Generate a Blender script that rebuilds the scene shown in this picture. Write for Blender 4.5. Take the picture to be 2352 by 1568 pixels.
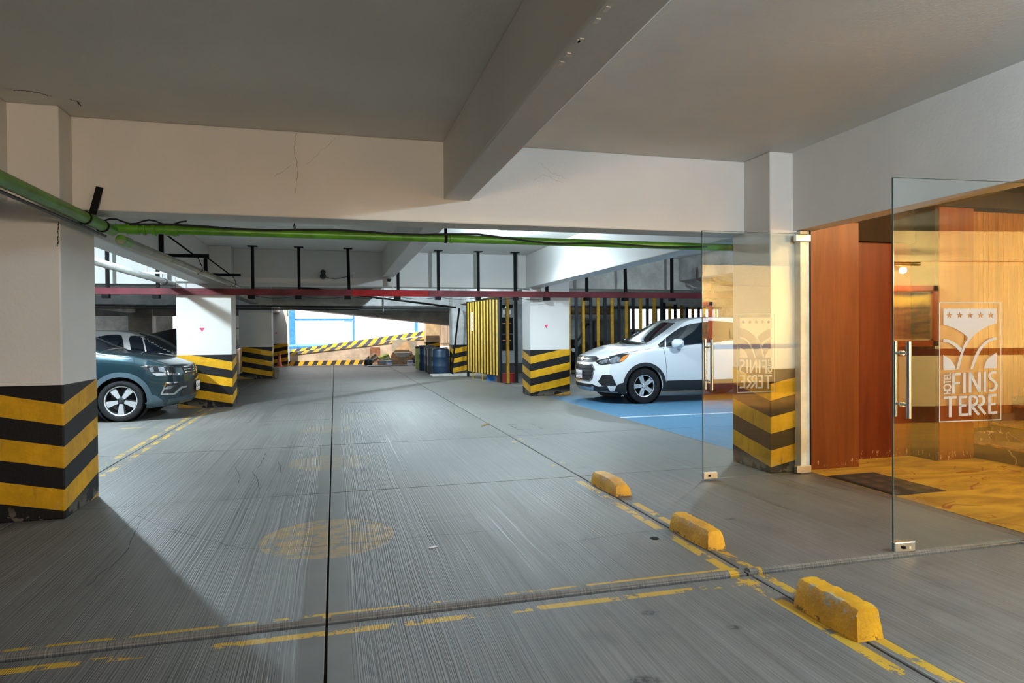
import bpy, bmesh, math, random
import numpy as np
from mathutils import Vector, Matrix, geometry
from mathutils.bvhtree import BVHTree

for o in list(bpy.data.objects):
    bpy.data.objects.remove(o)
SC = bpy.context.scene
COL = SC.collection
R = math.radians
rng = random.Random(7)

# ------------------------------------------------------------------ camera
CAM_H = 1.35
YAW, PITCH, ROLL, FPX = R(14.996), R(-.6757), R(-.4515), 1521.1
_f = Vector((math.sin(YAW)*math.cos(PITCH), math.cos(YAW)*math.cos(PITCH), math.sin(PITCH)))
_r = _f.cross(Vector((0, 0, 1))).normalized()
_u = _r.cross(_f)
_r, _u = _r*math.cos(ROLL)+_u*math.sin(ROLL), -_r*math.sin(ROLL)+_u*math.cos(ROLL)
CC = Vector((0, 0, CAM_H))
cam = bpy.data.cameras.new('camera')
cam.sensor_width = 36
cam.lens = FPX/2352*36
cam.clip_start = .05
cam.clip_end = 300
camo = bpy.data.objects.new('camera', cam)
COL.objects.link(camo)
camo.matrix_world = Matrix(((_r.x, _u.x, -_f.x, 0), (_r.y, _u.y, -_f.y, 0), (_r.z, _u.z, -_f.z, CAM_H), (0, 0, 0, 1)))
SC.camera = camo
SC.view_settings.view_transform = 'Standard'
SC.view_settings.look = 'None'
SC.view_settings.gamma = 1
SC.view_settings.use_curve_mapping = False
SC.view_settings.exposure = 1.16
SC.cycles.max_bounces = 7
SC.cycles.diffuse_bounces = 4
SC.cycles.transparent_max_bounces = 10
SC.cycles.use_adaptive_sampling = True
SC.cycles.adaptive_threshold = .012
SC.cycles.caustics_reflective = False
SC.cycles.caustics_refractive = False
SC.cycles.sample_clamp_indirect = 6

def ray(x, y): return _f+_r*((x-1176)/FPX)-_u*((y-784)/FPX)
def pz(x, y, z=0.): d = ray(x, y); return CC+d*((z-CAM_H)/d.z)
def py(x, y, Y): d = ray(x, y); return CC+d*(Y/d.y)
def pxx(x, y, X): d = ray(x, y); return CC+d*(X/d.x)

# ------------------------------------------------------------------ world and lamps
w = bpy.data.worlds.new('sky')
SC.world = w
w.use_nodes = True
bg = w.node_tree.nodes['Background']
bg.inputs[0].default_value = (.82, .91, 1, 1)
bg.inputs[1].default_value = 1.0

def lamp(name, kind, loc, power, col, **kw):
    l = bpy.data.lights.new(name, kind)
    l.energy = power
    l.color = col
    for k, v in kw.items():
        setattr(l, k, v)
    o = bpy.data.objects.new(name, l)
    o.location = loc
    COL.objects.link(o)
    return o
COOL = (.74, .91, 1.0)
WARM = (1.0, .62, .26)
NEUT = (1.0, .93, .85)
sun = lamp('sun', 'SUN', (0, 20, 12), 5.0, (1, .90, .74), angle=R(.53))
sun.rotation_euler = Vector((.22, .34, -1)).to_track_quat('-Z', 'Y').to_euler()
LED_SPOTS = [(2.755, 10.62, 3.06, 66, COOL, 430), (-3.9, 10.3, 3.06, 280, COOL, 410), (3.3, .3, 3.06, 165, (.70, .88, 1), 0), (-6.5, 18.0, 3.06, 40, COOL, 0), (1.6, 18.5, 3.06, 230, COOL, 0),  # third bay lamp (last here) is unseen, added to light floor and beam
             (6.6, 8.9, 3.06, 110, COOL, 0), (6.5, 24.1, 3.06, 80, COOL, 0), (7.0, 17.0, 3.06, 90, COOL, 0)]  # white car and fence lamps are unseen, added to brighten those areas

# ------------------------------------------------------------------ material helpers
def newmat(name):
    m = bpy.data.materials.new(name)
    m.use_nodes = True
    nt = m.node_tree
    return m, nt, nt.nodes['Principled BSDF']

class S:
    """socket with arithmetic"""
    def __init__(s, nt, k): s.nt, s.k = nt, k
    def op(s, o, b=None, c=None, clamp=False):
        n = s.nt.nodes.new('ShaderNodeMath')
        n.operation = o
        n.use_clamp = clamp
        for i, v in enumerate((s, b, c)):
            if v is None: continue
            if isinstance(v, S): s.nt.links.new(v.k, n.inputs[i])
            else: n.inputs[i].default_value = v
        return S(s.nt, n.outputs[0])
    def __add__(s, b): return s.op('ADD', b)
    __radd__ = __add__
    def __sub__(s, b): return s.op('SUBTRACT', b)
    def __mul__(s, b): return s.op('MULTIPLY', b)
    __rmul__ = __mul__
    def __truediv__(s, b): return s.op('DIVIDE', b)
    def lt(s, b): return s.op('LESS_THAN', b)
    def gt(s, b): return s.op('GREATER_THAN', b)
    def abs(s): return s.op('ABSOLUTE')
    def frac(s): return s.op('FRACT')
    def mx(s, b): return s.op('MAXIMUM', b)
    def mn(s, b): return s.op('MINIMUM', b)
    def step(s, lo, hi):
        n = s.nt.nodes.new('ShaderNodeMapRange')
        n.interpolation_type = 'SMOOTHSTEP'
        s.nt.links.new(s.k, n.inputs[0])
        n.inputs[1].default_value = lo
        n.inputs[2].default_value = hi
        return S(s.nt, n.outputs[0])

def coords(nt, world=False):
    if world:
        g = nt.nodes.new('ShaderNodeNewGeometry')
        v = g.outputs['Position']
    else:
        g = nt.nodes.new('ShaderNodeTexCoord')
        v = g.outputs['Object']
    x = nt.nodes.new('ShaderNodeSeparateXYZ')
    nt.links.new(v, x.inputs[0])
    return S(nt, x.outputs[0]), S(nt, x.outputs[1]), S(nt, x.outputs[2]), v

def vec(nt, *a):
    c = nt.nodes.new('ShaderNodeCombineXYZ')
    for i, v in enumerate(a):
        if isinstance(v, S): nt.links.new(v.k, c.inputs[i])
        else: c.inputs[i].default_value = v
    return c.outputs[0]

def noise(nt, v, scale=1., detail=3., rough=.55, dist=0.):
    n = nt.nodes.new('ShaderNodeTexNoise')
    if v is not None: nt.links.new(v, n.inputs['Vector'])
    n.inputs['Scale'].default_value = scale
    n.inputs['Detail'].default_value = detail
    n.inputs['Roughness'].default_value = rough
    n.inputs['Distortion'].default_value = dist
    return S(nt, n.outputs[0])

def mixc(nt, fac, a, b, blend='MIX'):
    n = nt.nodes.new('ShaderNodeMix')
    n.data_type = 'RGBA'
    n.blend_type = blend
    ins = [n.inputs[0], n.inputs[6], n.inputs[7]]
    for i, v in zip(ins, (fac, a, b)):
        if isinstance(v, S): nt.links.new(v.k, i)
        elif hasattr(v, 'is_linked'): nt.links.new(v, i)
        elif isinstance(v, (tuple, list)): i.default_value = (*v, 1)
        else: i.default_value = v
    return n.outputs[2]

def bump(nt, b, h, strength=.3, dist=.01):
    n = nt.nodes.new('ShaderNodeBump')
    n.inputs['Strength'].default_value = strength
    n.inputs['Distance'].default_value = dist
    nt.links.new(h.k, n.inputs['Height'])
    nt.links.new(n.outputs[0], b.inputs['Normal'])

def srgb(r, g, b):
    def l(c):
        c /= 255
        return c/12.92 if c <= .04045 else ((c+.055)/1.055)**2.4
    return (l(r), l(g), l(b))

_mc = {}
def simple(name, col, rough=.5, metal=0., var=.12, scale=6., bmp=0., bscale=40., emit=0., coat=0., spec=.5, world=True):
    if name in _mc: return _mc[name]
    m, nt, b = newmat(name)
    b.inputs['Roughness'].default_value = rough
    b.inputs['Metallic'].default_value = metal
    b.inputs['Specular IOR Level'].default_value = spec
    b.inputs['Coat Weight'].default_value = coat
    b.inputs['Coat Roughness'].default_value = .03
    if var or bmp:
        x, y, z, v = coords(nt, world)
        n = noise(nt, v, scale, 4)
        lo = tuple(c*(1-var) for c in col)
        hi = tuple(min(1, c*(1+var)) for c in col)
        nt.links.new(mixc(nt, n.step(.3, .7), lo, hi), b.inputs['Base Color'])
        if bmp: bump(nt, b, noise(nt, v, bscale, 3), bmp, .01)
    else:
        b.inputs['Base Color'].default_value = (*col, 1)
    if emit:
        b.inputs['Emission Color'].default_value = (*col, 1)
        b.inputs['Emission Strength'].default_value = emit
    _mc[name] = m
    return m

# ------------------------------------------------------------------ mesh builder
class MB:
    def __init__(s): s.v, s.f = [], []
    def add(s, vs, fs):
        b = len(s.v)
        s.v += [tuple(p) for p in vs]
        s.f += [tuple(i+b for i in f) for f in fs]
        return s
    def box(s, x0, x1, y0, y1, z0, z1, c=0.):
        if x1 < x0: x0, x1 = x1, x0
        if y1 < y0: y0, y1 = y1, y0
        if z1 < z0: z0, z1 = z1, z0
        if c <= 0:
            v = [(x0, y0, z0), (x1, y0, z0), (x1, y1, z0), (x0, y1, z0), (x0, y0, z1), (x1, y0, z1), (x1, y1, z1), (x0, y1, z1)]
            return s.add(v, [(3, 2, 1, 0), (4, 5, 6, 7), (0, 1, 5, 4), (1, 2, 6, 5), (2, 3, 7, 6), (3, 0, 4, 7)])
        bm = bmesh.new()
        bmesh.ops.create_cube(bm, size=1)
        for q in bm.verts:
            q.co = Vector(((x0+x1)/2+q.co.x*(x1-x0), (y0+y1)/2+q.co.y*(y1-y0), (z0+z1)/2+q.co.z*(z1-z0)))
        bmesh.ops.bevel(bm, geom=bm.edges[:], offset=c, segments=2, affect='EDGES', profile=.5)
        bm.verts.index_update()
        s.add([q.co for q in bm.verts], [[q.index for q in f.verts] for f in bm.faces])
        bm.free()
        return s
    def slab(s, x0, x1, y0, y1, z0, z1, c):
        """box with only its top edges chamfered"""
        v = [(x0, y0, z0), (x1, y0, z0), (x1, y1, z0), (x0, y1, z0),
             (x0, y0, z1-c), (x1, y0, z1-c), (x1, y1, z1-c), (x0, y1, z1-c),
             (x0+c, y0+c, z1), (x1-c, y0+c, z1), (x1-c, y1-c, z1), (x0+c, y1-c, z1)]
        f = [(3, 2, 1, 0), (8, 9, 10, 11)]
        for i in range(4):
            j = (i+1) % 4
            f += [(i, j, j+4, i+4), (i+4, j+4, j+8, i+8)]
        return s.add(v, f)
    def prism(s, poly, a, b, axis='y'):
        """2-D polygon swept along an axis from a to b"""
        n = len(poly)
        def P(p, t):
            return {'y': (p[0], t, p[1]), 'x': (t, p[0], p[1]), 'z': (p[0], p[1], t)}[axis]
        v = [P(p, a) for p in poly]+[P(p, b) for p in poly]
        return s.add(v, [tuple(range(n)), tuple(range(2*n-1, n-1, -1))]+[(i, i+n, (i+1) % n+n, (i+1) % n) for i in range(n)])
    def tube(s, pts, r, n=10, cap=True):
        pts = [Vector(p) for p in pts]
        rs = r if isinstance(r, (list, tuple)) else [r]*len(pts)
        up = None
        rings = []
        for i, p in enumerate(pts):
            d = (pts[min(i+1, len(pts)-1)]-pts[max(i-1, 0)]).normalized()
            if up is None: up = Vector((0, 0, 1)) if abs(d.z) < .9 else Vector((1, 0, 0))
            a = d.cross(up).normalized()
            up = a.cross(d).normalized()
            rings.append([p+a*(rs[i]*math.cos(t*2*math.pi/n))+up*(rs[i]*math.sin(t*2*math.pi/n)) for t in range(n)])
        v = [q for g in rings for q in g]
        f = [(i*n+k, i*n+(k+1) % n, (i+1)*n+(k+1) % n, (i+1)*n+k) for i in range(len(pts)-1) for k in range(n)]
        if cap: f += [tuple(range(n-1, -1, -1)), tuple(range((len(pts)-1)*n, len(pts)*n))]
        return s.add(v, f)
    def lathe(s, prof, o=(0, 0, 0), n=24, axis='z'):
        o = Vector(o)
        v = []
        for (r, h) in prof:
            for k in range(n):
                a = 2*math.pi*k/n
                c, d = r*math.cos(a), r*math.sin(a)
                v.append(o+Vector({'z': (c, d, h), 'y': (c, h, d), 'x': (h, c, d)}[axis]))
        f = [(i*n+k, i*n+(k+1) % n, (i+1)*n+(k+1) % n, (i+1)*n+k) for i in range(len(prof)-1) for k in range(n)]
        return s.add(v, f)
    def bar(s, a, b, wd, ht=None):
        """square bar from a to b"""
        a, b = Vector(a), Vector(b)
        ht = ht or wd
        d = (b-a).normalized()
        u = Vector((0, 0, 1)) if abs(d.z) < .9 else Vector((0, 1, 0))
        sd = d.cross(u).normalized()
        u = sd.cross(d)
        v = [p+sd*(i*wd/2)+u*(j*ht/2) for p in (a, b) for i, j in ((-1, -1), (1, -1), (1, 1), (-1, 1))]
        return s.add(v, [(0, 1, 2, 3), (7, 6, 5, 4), (0, 4, 5, 1), (1, 5, 6, 2), (2, 6, 7, 3), (3, 7, 4, 0)])
    def mesh(s, name, mat, smooth=False):
        me = bpy.data.meshes.new(name)
        me.from_pydata(s.v, [], s.f)
        bm = bmesh.new()
        bm.from_mesh(me)
        bmesh.ops.recalc_face_normals(bm, faces=bm.faces)
        bm.to_mesh(me)
        bm.free()
        me.materials.append(mat)
        if smooth:
            me.shade_smooth()
            me.set_sharp_from_angle(angle=R(35))
        return me
    def build(s, name, mat, parent=None, smooth=False, loc=None):
        return link(name, s.mesh(name, mat, smooth), parent, loc)

def link(name, me, parent=None, loc=None):
    o = bpy.data.objects.new(name, me)
    COL.objects.link(o)
    if parent: o.parent = parent
    if loc is not None: o.location = loc
    return o
def tag(o, label, cat=None, group=None, kind=None):
    o['label'] = label
    if cat: o['category'] = cat
    if group: o['group'] = group
    if kind: o['kind'] = kind
    return o
def thing(name, label, cat, loc=(0, 0, 0), rz=0., group=None):
    o = bpy.data.objects.new(name, None)
    COL.objects.link(o)
    o.location = loc
    o.rotation_euler = (0, 0, rz)
    o.empty_display_size = .1
    return tag(o, label, cat, group)
def struct(o, label=None):
    o['kind'] = 'structure'
    if label: o['label'] = label
    return o
def localise(o):
    """put a mesh's origin at the centre of its base"""
    me = o.data
    co = np.array([v.co for v in me.vertices])
    c = Vector(((co[:, 0].min()+co[:, 0].max())/2, (co[:, 1].min()+co[:, 1].max())/2, co[:, 2].min()))
    me.transform(Matrix.Translation(-c))
    o.location = c
    return o

# ------------------------------------------------------------------ materials
def paint_white(name, col, var=.06, bmp=.25):
    m, nt, b = newmat(name)
    x, y, z, v = coords(nt, True)
    big = noise(nt, v, .7, 3, .6)
    fine = noise(nt, v, 34, 3, .65)
    c = mixc(nt, big.step(.3, .75), tuple(k*(1-var) for k in col), tuple(min(1, k*(1+var)) for k in col))
    dirt = fine.gt(.76)*.2
    nt.links.new(mixc(nt, dirt, c, (.22, .19, .16)), b.inputs['Base Color'])
    b.inputs['Roughness'].default_value = .62
    bump(nt, b, fine, bmp, .006)
    return m
WHITE = paint_white('white_plaster', (.66, .65, .63))
CEILM = paint_white('ceiling_plaster', (.69, .69, .66))
CREAM = paint_white('cream_stucco', (.72, .56, .30), .05, .8)
def raw_concrete(name, col):
    m, nt, b = newmat(name)
    x, y, z, v = coords(nt, True)
    n1 = noise(nt, v, 1.6, 6, .68)
    n2 = noise(nt, v, 13, 5, .65)
    c = mixc(nt, n1.step(.3, .7), tuple(k*.7 for k in col), tuple(k*1.2 for k in col))
    nt.links.new(mixc(nt, n2.step(.55, .8)*.5, c, tuple(k*.5 for k in col)), b.inputs['Base Color'])
    b.inputs['Roughness'].default_value = .75
    bump(nt, b, n2, .4, .01)
    return m
RAW = raw_concrete('raw_concrete', (.54, .54, .53))
RAWD = raw_concrete('rough_concrete', (.58, .56, .53))
GREYP = raw_concrete('grey_wall_paint', (.40, .39, .37))

def floor_mat():
    m, nt, b = newmat('brushed_concrete_floor')
    x, y, z, v = coords(nt, True)
    wob = noise(nt, vec(nt, x*.8, y*.45, 0.), 1, 2)
    rib = noise(nt, vec(nt, x*130+wob*10., y*.30, 3.), 1, 1.5, .5)
    rib2 = noise(nt, vec(nt, x*55+wob*4.5, y*.22, 9.), 1, 2, .6)
    big = noise(nt, v, .45, 3, .6)
    mid = noise(nt, v, 3.2, 5, .7)
    speck = noise(nt, v, 22, 2, .7)
    info = nt.nodes.new('ShaderNodeObjectInfo')
    rnd = S(nt, info.outputs['Random'])
    flat = (x+.05).abs().step(.09, .14)              # trowelled margin by the middle joint
    ribm = (rib.step(.33, .67)*.7+rib2.step(.35, .65)*.3)*flat+(flat*-.5+.5)
    val = big*.075+mid*.10+ribm*.09+rnd*.02+.002
    grey = nt.nodes.new('ShaderNodeCombineColor')
    nt.links.new(val.k, grey.inputs[0])
    nt.links.new((val*.975).k, grey.inputs[1])
    nt.links.new((val*.925).k, grey.inputs[2])
    col = grey.outputs[0]
    # oil and tyre stains
    oil = noise(nt, v, 1.15, 4, .62).step(.60, .72)*.45
    col = mixc(nt, oil, col, (.07, .068, .065))
    dots = speck.gt(.735)*.55
    col = mixc(nt, dots, col, (.05, .05, .05))
    # worn yellow paint
    wear = noise(nt, v, 9, 5, .75)
    wear2 = (noise(nt, v, 2.3, 3, .7)*.6+wear*.5)
    def strip(c, c0, hw): return (c-c0).abs().lt(hw)
    def rng_(c, a, bb): return c.gt(a)*c.lt(bb)
    long_r = (strip(x, 2.145, .033).mx(strip(x, 2.29, .028)))*rng_(y, -3, 5.75)*wear2.gt(.535)
    long_r2 = (strip(x, 2.15, .03).mx(strip(x, 2.285, .025)))*rng_(y, 5.75, 9.)*wear2.gt(.63)
    long_l = (strip(x, -2.36, .03).mx(strip(x, -2.20, .03)))*rng_(y, 6.2, 13.4)*wear2.gt(.545)
    trans = (strip(y, 3.30, .026).mx(strip(y, 3.105, .026)))*rng_(x, -1.9, 2.2)*wear2.gt(.53)
    trans2 = strip(y, 10.9, .03)*rng_(x, -5.8, -2.4)*wear2.gt(.56)
    yel = long_r.mx(long_r2*.6).mx(long_l*.8).mx(trans).mx(trans2*.7)
    def disc(cx, cy, r, amt):
        dx, dy = x-cx, y-cy
        d = (dx*dx+dy*dy).op('SQRT')
        return d.lt(r)*amt*(wear.step(.38, .56))*(ribm*.6+.5)
    discs = disc(-.055, 4.58, .435, .75).mx(disc(-.06, 7.3, .43, .30)).mx(disc(-.15, 9.85, .36, .22)).mx(disc(.35, 11.3, .3, .12))
    scuff = (noise(nt, vec(nt, x*3, y*14, 0.), 1, 5, .8).step(.5, .62)*((x+.02).abs().lt(.18))*rng_(y, 4.1, 5.05))*.6
    col = mixc(nt, discs*(scuff*-1.+1.), col, (.42, .25, .05))
    col = mixc(nt, yel*.9, col, (.56, .33, .02))
    # blue parking bay with a white bay line
    blue = x.gt(4.395)*rng_(y, 6.72, 13.35)*(wear.gt(.30))
    col = mixc(nt, blue*.86, col, mixc(nt, mid, (.045, .15, .27), (.08, .23, .38)))
    wl = strip(y, 9.75, .045)*x.gt(4.39)*wear.gt(.40)
    col = mixc(nt, wl*.85, col, (.62, .64, .66))
    # access symbol remnants: small black frame
    fx, fy = (x-2.66).abs(), (y-9.22).abs()
    fr = (fx.lt(.19)*fy.lt(.30))*(fx.gt(.165).mx(fy.gt(.27)))*wear.gt(.5)
    col = mixc(nt, fr, col, (.03, .03, .03))
    spn = mixc(nt, noise(nt, v, 48, 2).gt(.5), (.02, .02, .02), (.10, .10, .10))
    for (sx, sy, sr) in ((1.14, 2.33, .10), (-.72, 2.62, .11), (1.45, 2.9, .06), (2.75, 4.2, .05), (1.75, 2.65, .05)):
        dx, dy = (x-sx)*1.0, (y-sy)*1.6
        dd = (dx*dx+dy*dy).op('SQRT')
        col = mixc(nt, dd.step(sr*.4, sr)*-.8+.8, col, spn)
    nt.links.new(col, b.inputs['Base Color'])
    nt.links.new((ribm*.12+mid*.25+.34).k, b.inputs['Roughness'])
    b.inputs['Specular IOR Level'].default_value = .32
    bump(nt, b, ribm*.8+mid*.4, .5, .006)
    return m
FLOOR = floor_mat()
JOINT = simple('joint_dark', (.035, .033, .03), .9)

def stripe_mat(name, yellow, black):
    m, nt, b = newmat(name)
    x, y, z, v = coords(nt)
    wv = noise(nt, v, 5, 3)*.012
    c = z-(x.abs()+y.abs())*.2+wv-.066
    t = (c/.3175).frac().lt(.5)
    top = z.lt(1.6)
    wearn = noise(nt, v, 24, 6, .75)
    wear = noise(nt, v, 4, 5, .65)
    yc = mixc(nt, wear.step(.35, .7), tuple(k*.72 for k in yellow), yellow)
    col = mixc(nt, t, black, yc)
    grime = (z.step(.02, .16)*-1.+1.)*wear.gt(.5)
    col = mixc(nt, grime*.6, col, (.18, .16, .13))
    chip = wearn.gt(.755)
    col = mixc(nt, chip*.8, col, (.42, .40, .36))
    dk = noise(nt, vec(nt, x*14, y*14, z*2.5), 1, 5, .7).step(.56, .74)*.45
    col = mixc(nt, dk*t, col, (.08, .055, .03))
    nt.links.new(col, b.inputs['Base Color'])
    b.inputs['Roughness'].default_value = .5
    b.inputs['Specular IOR Level'].default_value = .22
    bump(nt, b, noise(nt, v, 60, 3), .25, .006)
    return m
STRIPE = stripe_mat('hazard_stripe_paint', (.70, .37, .010), (.008, .008, .009))

def diag_mat(name, per, slope, yellow, black, gap=None):
    """diagonal bands along x"""
    m, nt, b = newmat(name)
    x, y, z, v = coords(nt, True)
    c = ((x-z*slope)/per).frac()
    col = mixc(nt, c.lt(.5), black, yellow)
    n = noise(nt, v, 4, 5, .7)
    nt.links.new(mixc(nt, n.gt(.66)*.5, col, (.5, .48, .45)), b.inputs['Base Color'])
    b.inputs['Roughness'].default_value = .6
    return m
DIAG1 = diag_mat('ramp_stripe_paint', .40, .55, (.78, .40, .02), (.03, .03, .035))
DIAG3 = diag_mat('coping_stripe_paint', .42, 1.2, (.80, .55, .12), (.10, .11, .17))
DIAG2 = diag_mat('parapet_stripe_paint', .44, .9, (.85, .52, .02), (.05, .05, .09))

def wood_mat(name, c1, c2, rough=.35, sc=1.):
    m, nt, b = newmat(name)
    x, y, z, v = coords(nt, True)
    n = noise(nt, vec(nt, x*9*sc, y*9*sc, z*.8*sc), 1, 6, .65, .6)
    n2 = noise(nt, vec(nt, x*60*sc, y*60*sc, z*3*sc), 1, 3, .6)
    col = mixc(nt, n.step(.3, .7), c1, c2)
    col = mixc(nt, n2.step(.5, .8)*.3, col, tuple(k*.45 for k in c1))
    low = noise(nt, vec(nt, x*30, y*30, z*9), 1, 4, .8).gt(.60)*z.lt(.09)*z.gt(-.01)
    col = mixc(nt, low*.5, col, (.55, .38, .2))
    nt.links.new(col, b.inputs['Base Color'])
    b.inputs['Roughness'].default_value = rough
    b.inputs['Specular IOR Level'].default_value = .3
    bump(nt, b, n2, .12, .003)
    return m
WOODR = wood_mat('red_wood_veneer', (.080, .0115, .0028), (.125, .022, .0048))
WOODO = wood_mat('orange_wood_veneer', (.105, .023, .0045), (.155, .040, .008))
WOODP = wood_mat('honey_wood_planks', (.17, .060, .011), (.25, .105, .022))
WOODD = wood_mat('dark_wood', (.010, .005, .003), (.02, .010, .005), .8)

def carpet_mat():
    m, nt, b = newmat('mustard_carpet')
    x, y, z, v = coords(nt, True)
    n = noise(nt, vec(nt, x*1.1, y*3.2, 0.), 1, 4, .6, 1.)
    f = noise(nt, v, 260, 2)
    col = mixc(nt, n.step(.35, .65), (.36, .19, .016), (.64, .37, .028))
    w1 = noise(nt, vec(nt, x*1.6, y*2.4, 5.), 1, 1.5, .5, 1.2)
    st = (w1-.5).abs().lt(.010)*noise(nt, v, 1.7, 2).gt(.5)
    col = mixc(nt, st*.75, col, (.28, .05, .012))
    col = mixc(nt, f.step(.4, .75)*.4, col, (.12, .055, .008))
    nt.links.new(col, b.inputs['Base Color'])
    b.inputs['Roughness'].default_value = .95
    bump(nt, b, f, .5, .004)
    return m
CARPET = carpet_mat()

def glass_mat(name, tint=(.955, .985, .98), refl=1.0):
    m, nt, b = newmat(name)
    nt.nodes.remove(b)
    out = nt.nodes['Material Output']
    tr = nt.nodes.new('ShaderNodeBsdfTransparent')
    tr.inputs[0].default_value = (*tint, 1)
    gl = nt.nodes.new('ShaderNodeBsdfGlossy')
    gl.inputs['Roughness'].default_value = .0
    lwn = nt.nodes.new('ShaderNodeLayerWeight')
    lwn.inputs[0].default_value = .5
    fz = S(nt, lwn.outputs['Facing'])
    fs = fz.op('POWER', 5.)*.955+.045
    mx = nt.nodes.new('ShaderNodeMixShader')
    fac = fs.op('MULTIPLY', refl, clamp=True)
    nt.links.new(fac.k, mx.inputs[0])
    nt.links.new(tr.outputs[0], mx.inputs[1])
    nt.links.new(gl.outputs[0], mx.inputs[2])
    nt.links.new(mx.outputs[0], out.inputs[0])
    return m
GLASS = glass_mat('clear_door_glass')
def edge_glass():
    m, nt, b = newmat('green_glass_edge')
    b.inputs['Base Color'].default_value = (.05, .10, .09, 1)
    b.inputs['Roughness'].default_value = .1
    return m
GEDGE = edge_glass()
def frost():
    m, nt, b = newmat('frosted_etching')
    b.inputs['Base Color'].default_value = (.66, .63, .60, 1)
    b.inputs['Roughness'].default_value = .6
    tl = nt.nodes.new('ShaderNodeBsdfTranslucent')
    tl.inputs[0].default_value = (.62, .60, .57, 1)
    tr = nt.nodes.new('ShaderNodeBsdfTransparent')
    m1 = nt.nodes.new('ShaderNodeMixShader')
    m2 = nt.nodes.new('ShaderNodeMixShader')
    m1.inputs[0].default_value = .4
    m2.inputs[0].default_value = .72
    nt.links.new(b.outputs[0], m1.inputs[1])
    nt.links.new(tl.outputs[0], m1.inputs[2])
    nt.links.new(tr.outputs[0], m2.inputs[1])
    nt.links.new(m1.outputs[0], m2.inputs[2])
    nt.links.new(m2.outputs[0], nt.nodes['Material Output'].inputs[0])
    return m
FROST = frost()
STEEL = simple('brushed_steel', (.60, .61, .63), .25, 1., .05)
CHROME = simple('chrome', (.85, .85, .87), .08, 1., 0)
BRASSY = simple('satin_steel', (.72, .70, .66), .32, .9, .05)
BLACKM = simple('black_steel', (.006, .006, .007), .7, 0, .2, spec=.12)
BLACKP = simple('black_plastic', (.015, .016, .018), .45, 0, .15)
REDS = simple('oxide_red_steel', (.12, .019, .025), .6, 0, .35, 3., spec=.25)
REDB = simple('bright_red_steel', (.30, .010, .012), .6, 0, .2, spec=.2)
GREEN = simple('green_pipe_paint', (.075, .24, .012), .35, 0, .25, 5.)
GREYPIPE = simple('grey_pipe_paint', (.21, .21, .17), .4, .2, .25, 5.)
CONDUIT = simple('dark_conduit', (.04, .042, .045), .5)
BROWNPIPE = simple('brown_conduit', (.07, .032, .022), .45)
YBAR = simple('yellow_bar_paint', (.62, .36, .010), .45, 0, .22, 7.)
YBAR2 = simple('ochre_bar_paint', (.55, .30, .02), .5, 0, .22, 7.)
KBAR = simple('black_bar_paint', (.014, .015, .017), .6, 0, .2, spec=.2)
PINK = simple('pink_marker', (.72, .03, .16), .5, var=0)
print('materials ok')

# ================================================================== STRUCTURE
CEIL = 3.06
# floor: a dark base in the joints, one slab per bay of concrete
fl = MB().box(-16, 16, -9, 31.3, -.20, -.035).build('floor', JOINT)
struct(fl, 'brushed grey concrete floor cast in rectangular slabs with dark joints')
XB = [-16, -12.6, -9.2, -5.7, -2.28, -.05, 2.22, 4.38, 7.2, 10.2, 13.1, 16]
YB = [-9, -7.4, -4.8, -2.1, .55, 3.21, 5.87, 8.42, 11.03, 13.62, 16.2, 18.8, 21.4, 24., 26.6, 29.2, 31.3]
for i in range(len(XB)-1):
    for j in range(len(YB)-1):
        x0, x1, y0, y1 = XB[i], XB[i+1], YB[j], YB[j+1]
        if x0 > 4 and y1 < 6: continue
        gx0 = .009 if x0 == 2.22 else .006
        g0 = .018 if y0 == 3.21 else .004
        g1 = .018 if y1 == 3.21 else .004
        dz = rng.uniform(-.0012, .0012)
        MB().slab(x0+gx0, x1-.006, y0+g0, y1-g1, -.06, dz, .004).build('slab', FLOOR, fl)
lf = MB().box(4.40, 11.5, -4.5, 6.2, -.10, .004).build('floor_carpet', CARPET)
struct(lf, 'mustard yellow patterned carpet of the lobby floor')
thr = MB().box(4.30, 4.40, -4.5, 5.6, -.10, .001, .003).build('threshold', simple('concrete_sill', (.12, .10, .085), .6, 0, .2, 8), lf)
# rounded lip along the far side of the wide cross joint
for xa, xb in ((-2.26, -.07), (-.03, 2.20), (2.24, 4.36)):
    lip = MB()
    lip.prism([(3.232, -.02), (3.232, .006), (3.242, .014), (3.262, .016), (3.282, .008), (3.29, -.002), (3.29, -.02)], xa, xb, 'x')
    lip.build('joint_lip', FLOOR, fl)

# ceiling and beams
cl = MB().box(-16, 16, -9, 28.2, CEIL, CEIL+.25).box(-16, -2.6, 28.2, 33.4, CEIL, CEIL+.25).box(5.6, 10.4, 28.2, 31.2, CEIL, CEIL+.25).build('ceiling', CEILM)
struct(cl, 'flat plastered garage ceiling in grey white paint')
def beam(x0, x1, y0, y1, z0, mat, label, z1=CEIL):
    o = MB().box(x0, x1, y0, y1, z0, z1, .012).build('ceiling_beam', mat)
    return struct(o, label)
beam(-2.9, 4.3, 5.85, 6.17, 2.34, WHITE, 'deep white cross beam spanning the aisle above the green pipe')
beam(-16, -2.9, 5.85, 6.17, 2.34, WHITE, 'white cross beam beyond the near striped pillar')
beam(.95, 1.19, -2.3, 5.86, 2.545, WHITE, 'white lengthwise beam running overhead to the cross beam')
beam(-2.55, -2.28, -2.3, 5.86, 2.34, WHITE, 'white lengthwise beam meeting the near striped pillar')
beam(-1.89, 4.08, 13.9, 14.3, 2.34, WHITE, 'white cross beam behind the hanging red rail')
beam(-16, -2.85, 13.9, 14.3, 2.34, WHITE, 'white cross beam over the parked silver car')
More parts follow.
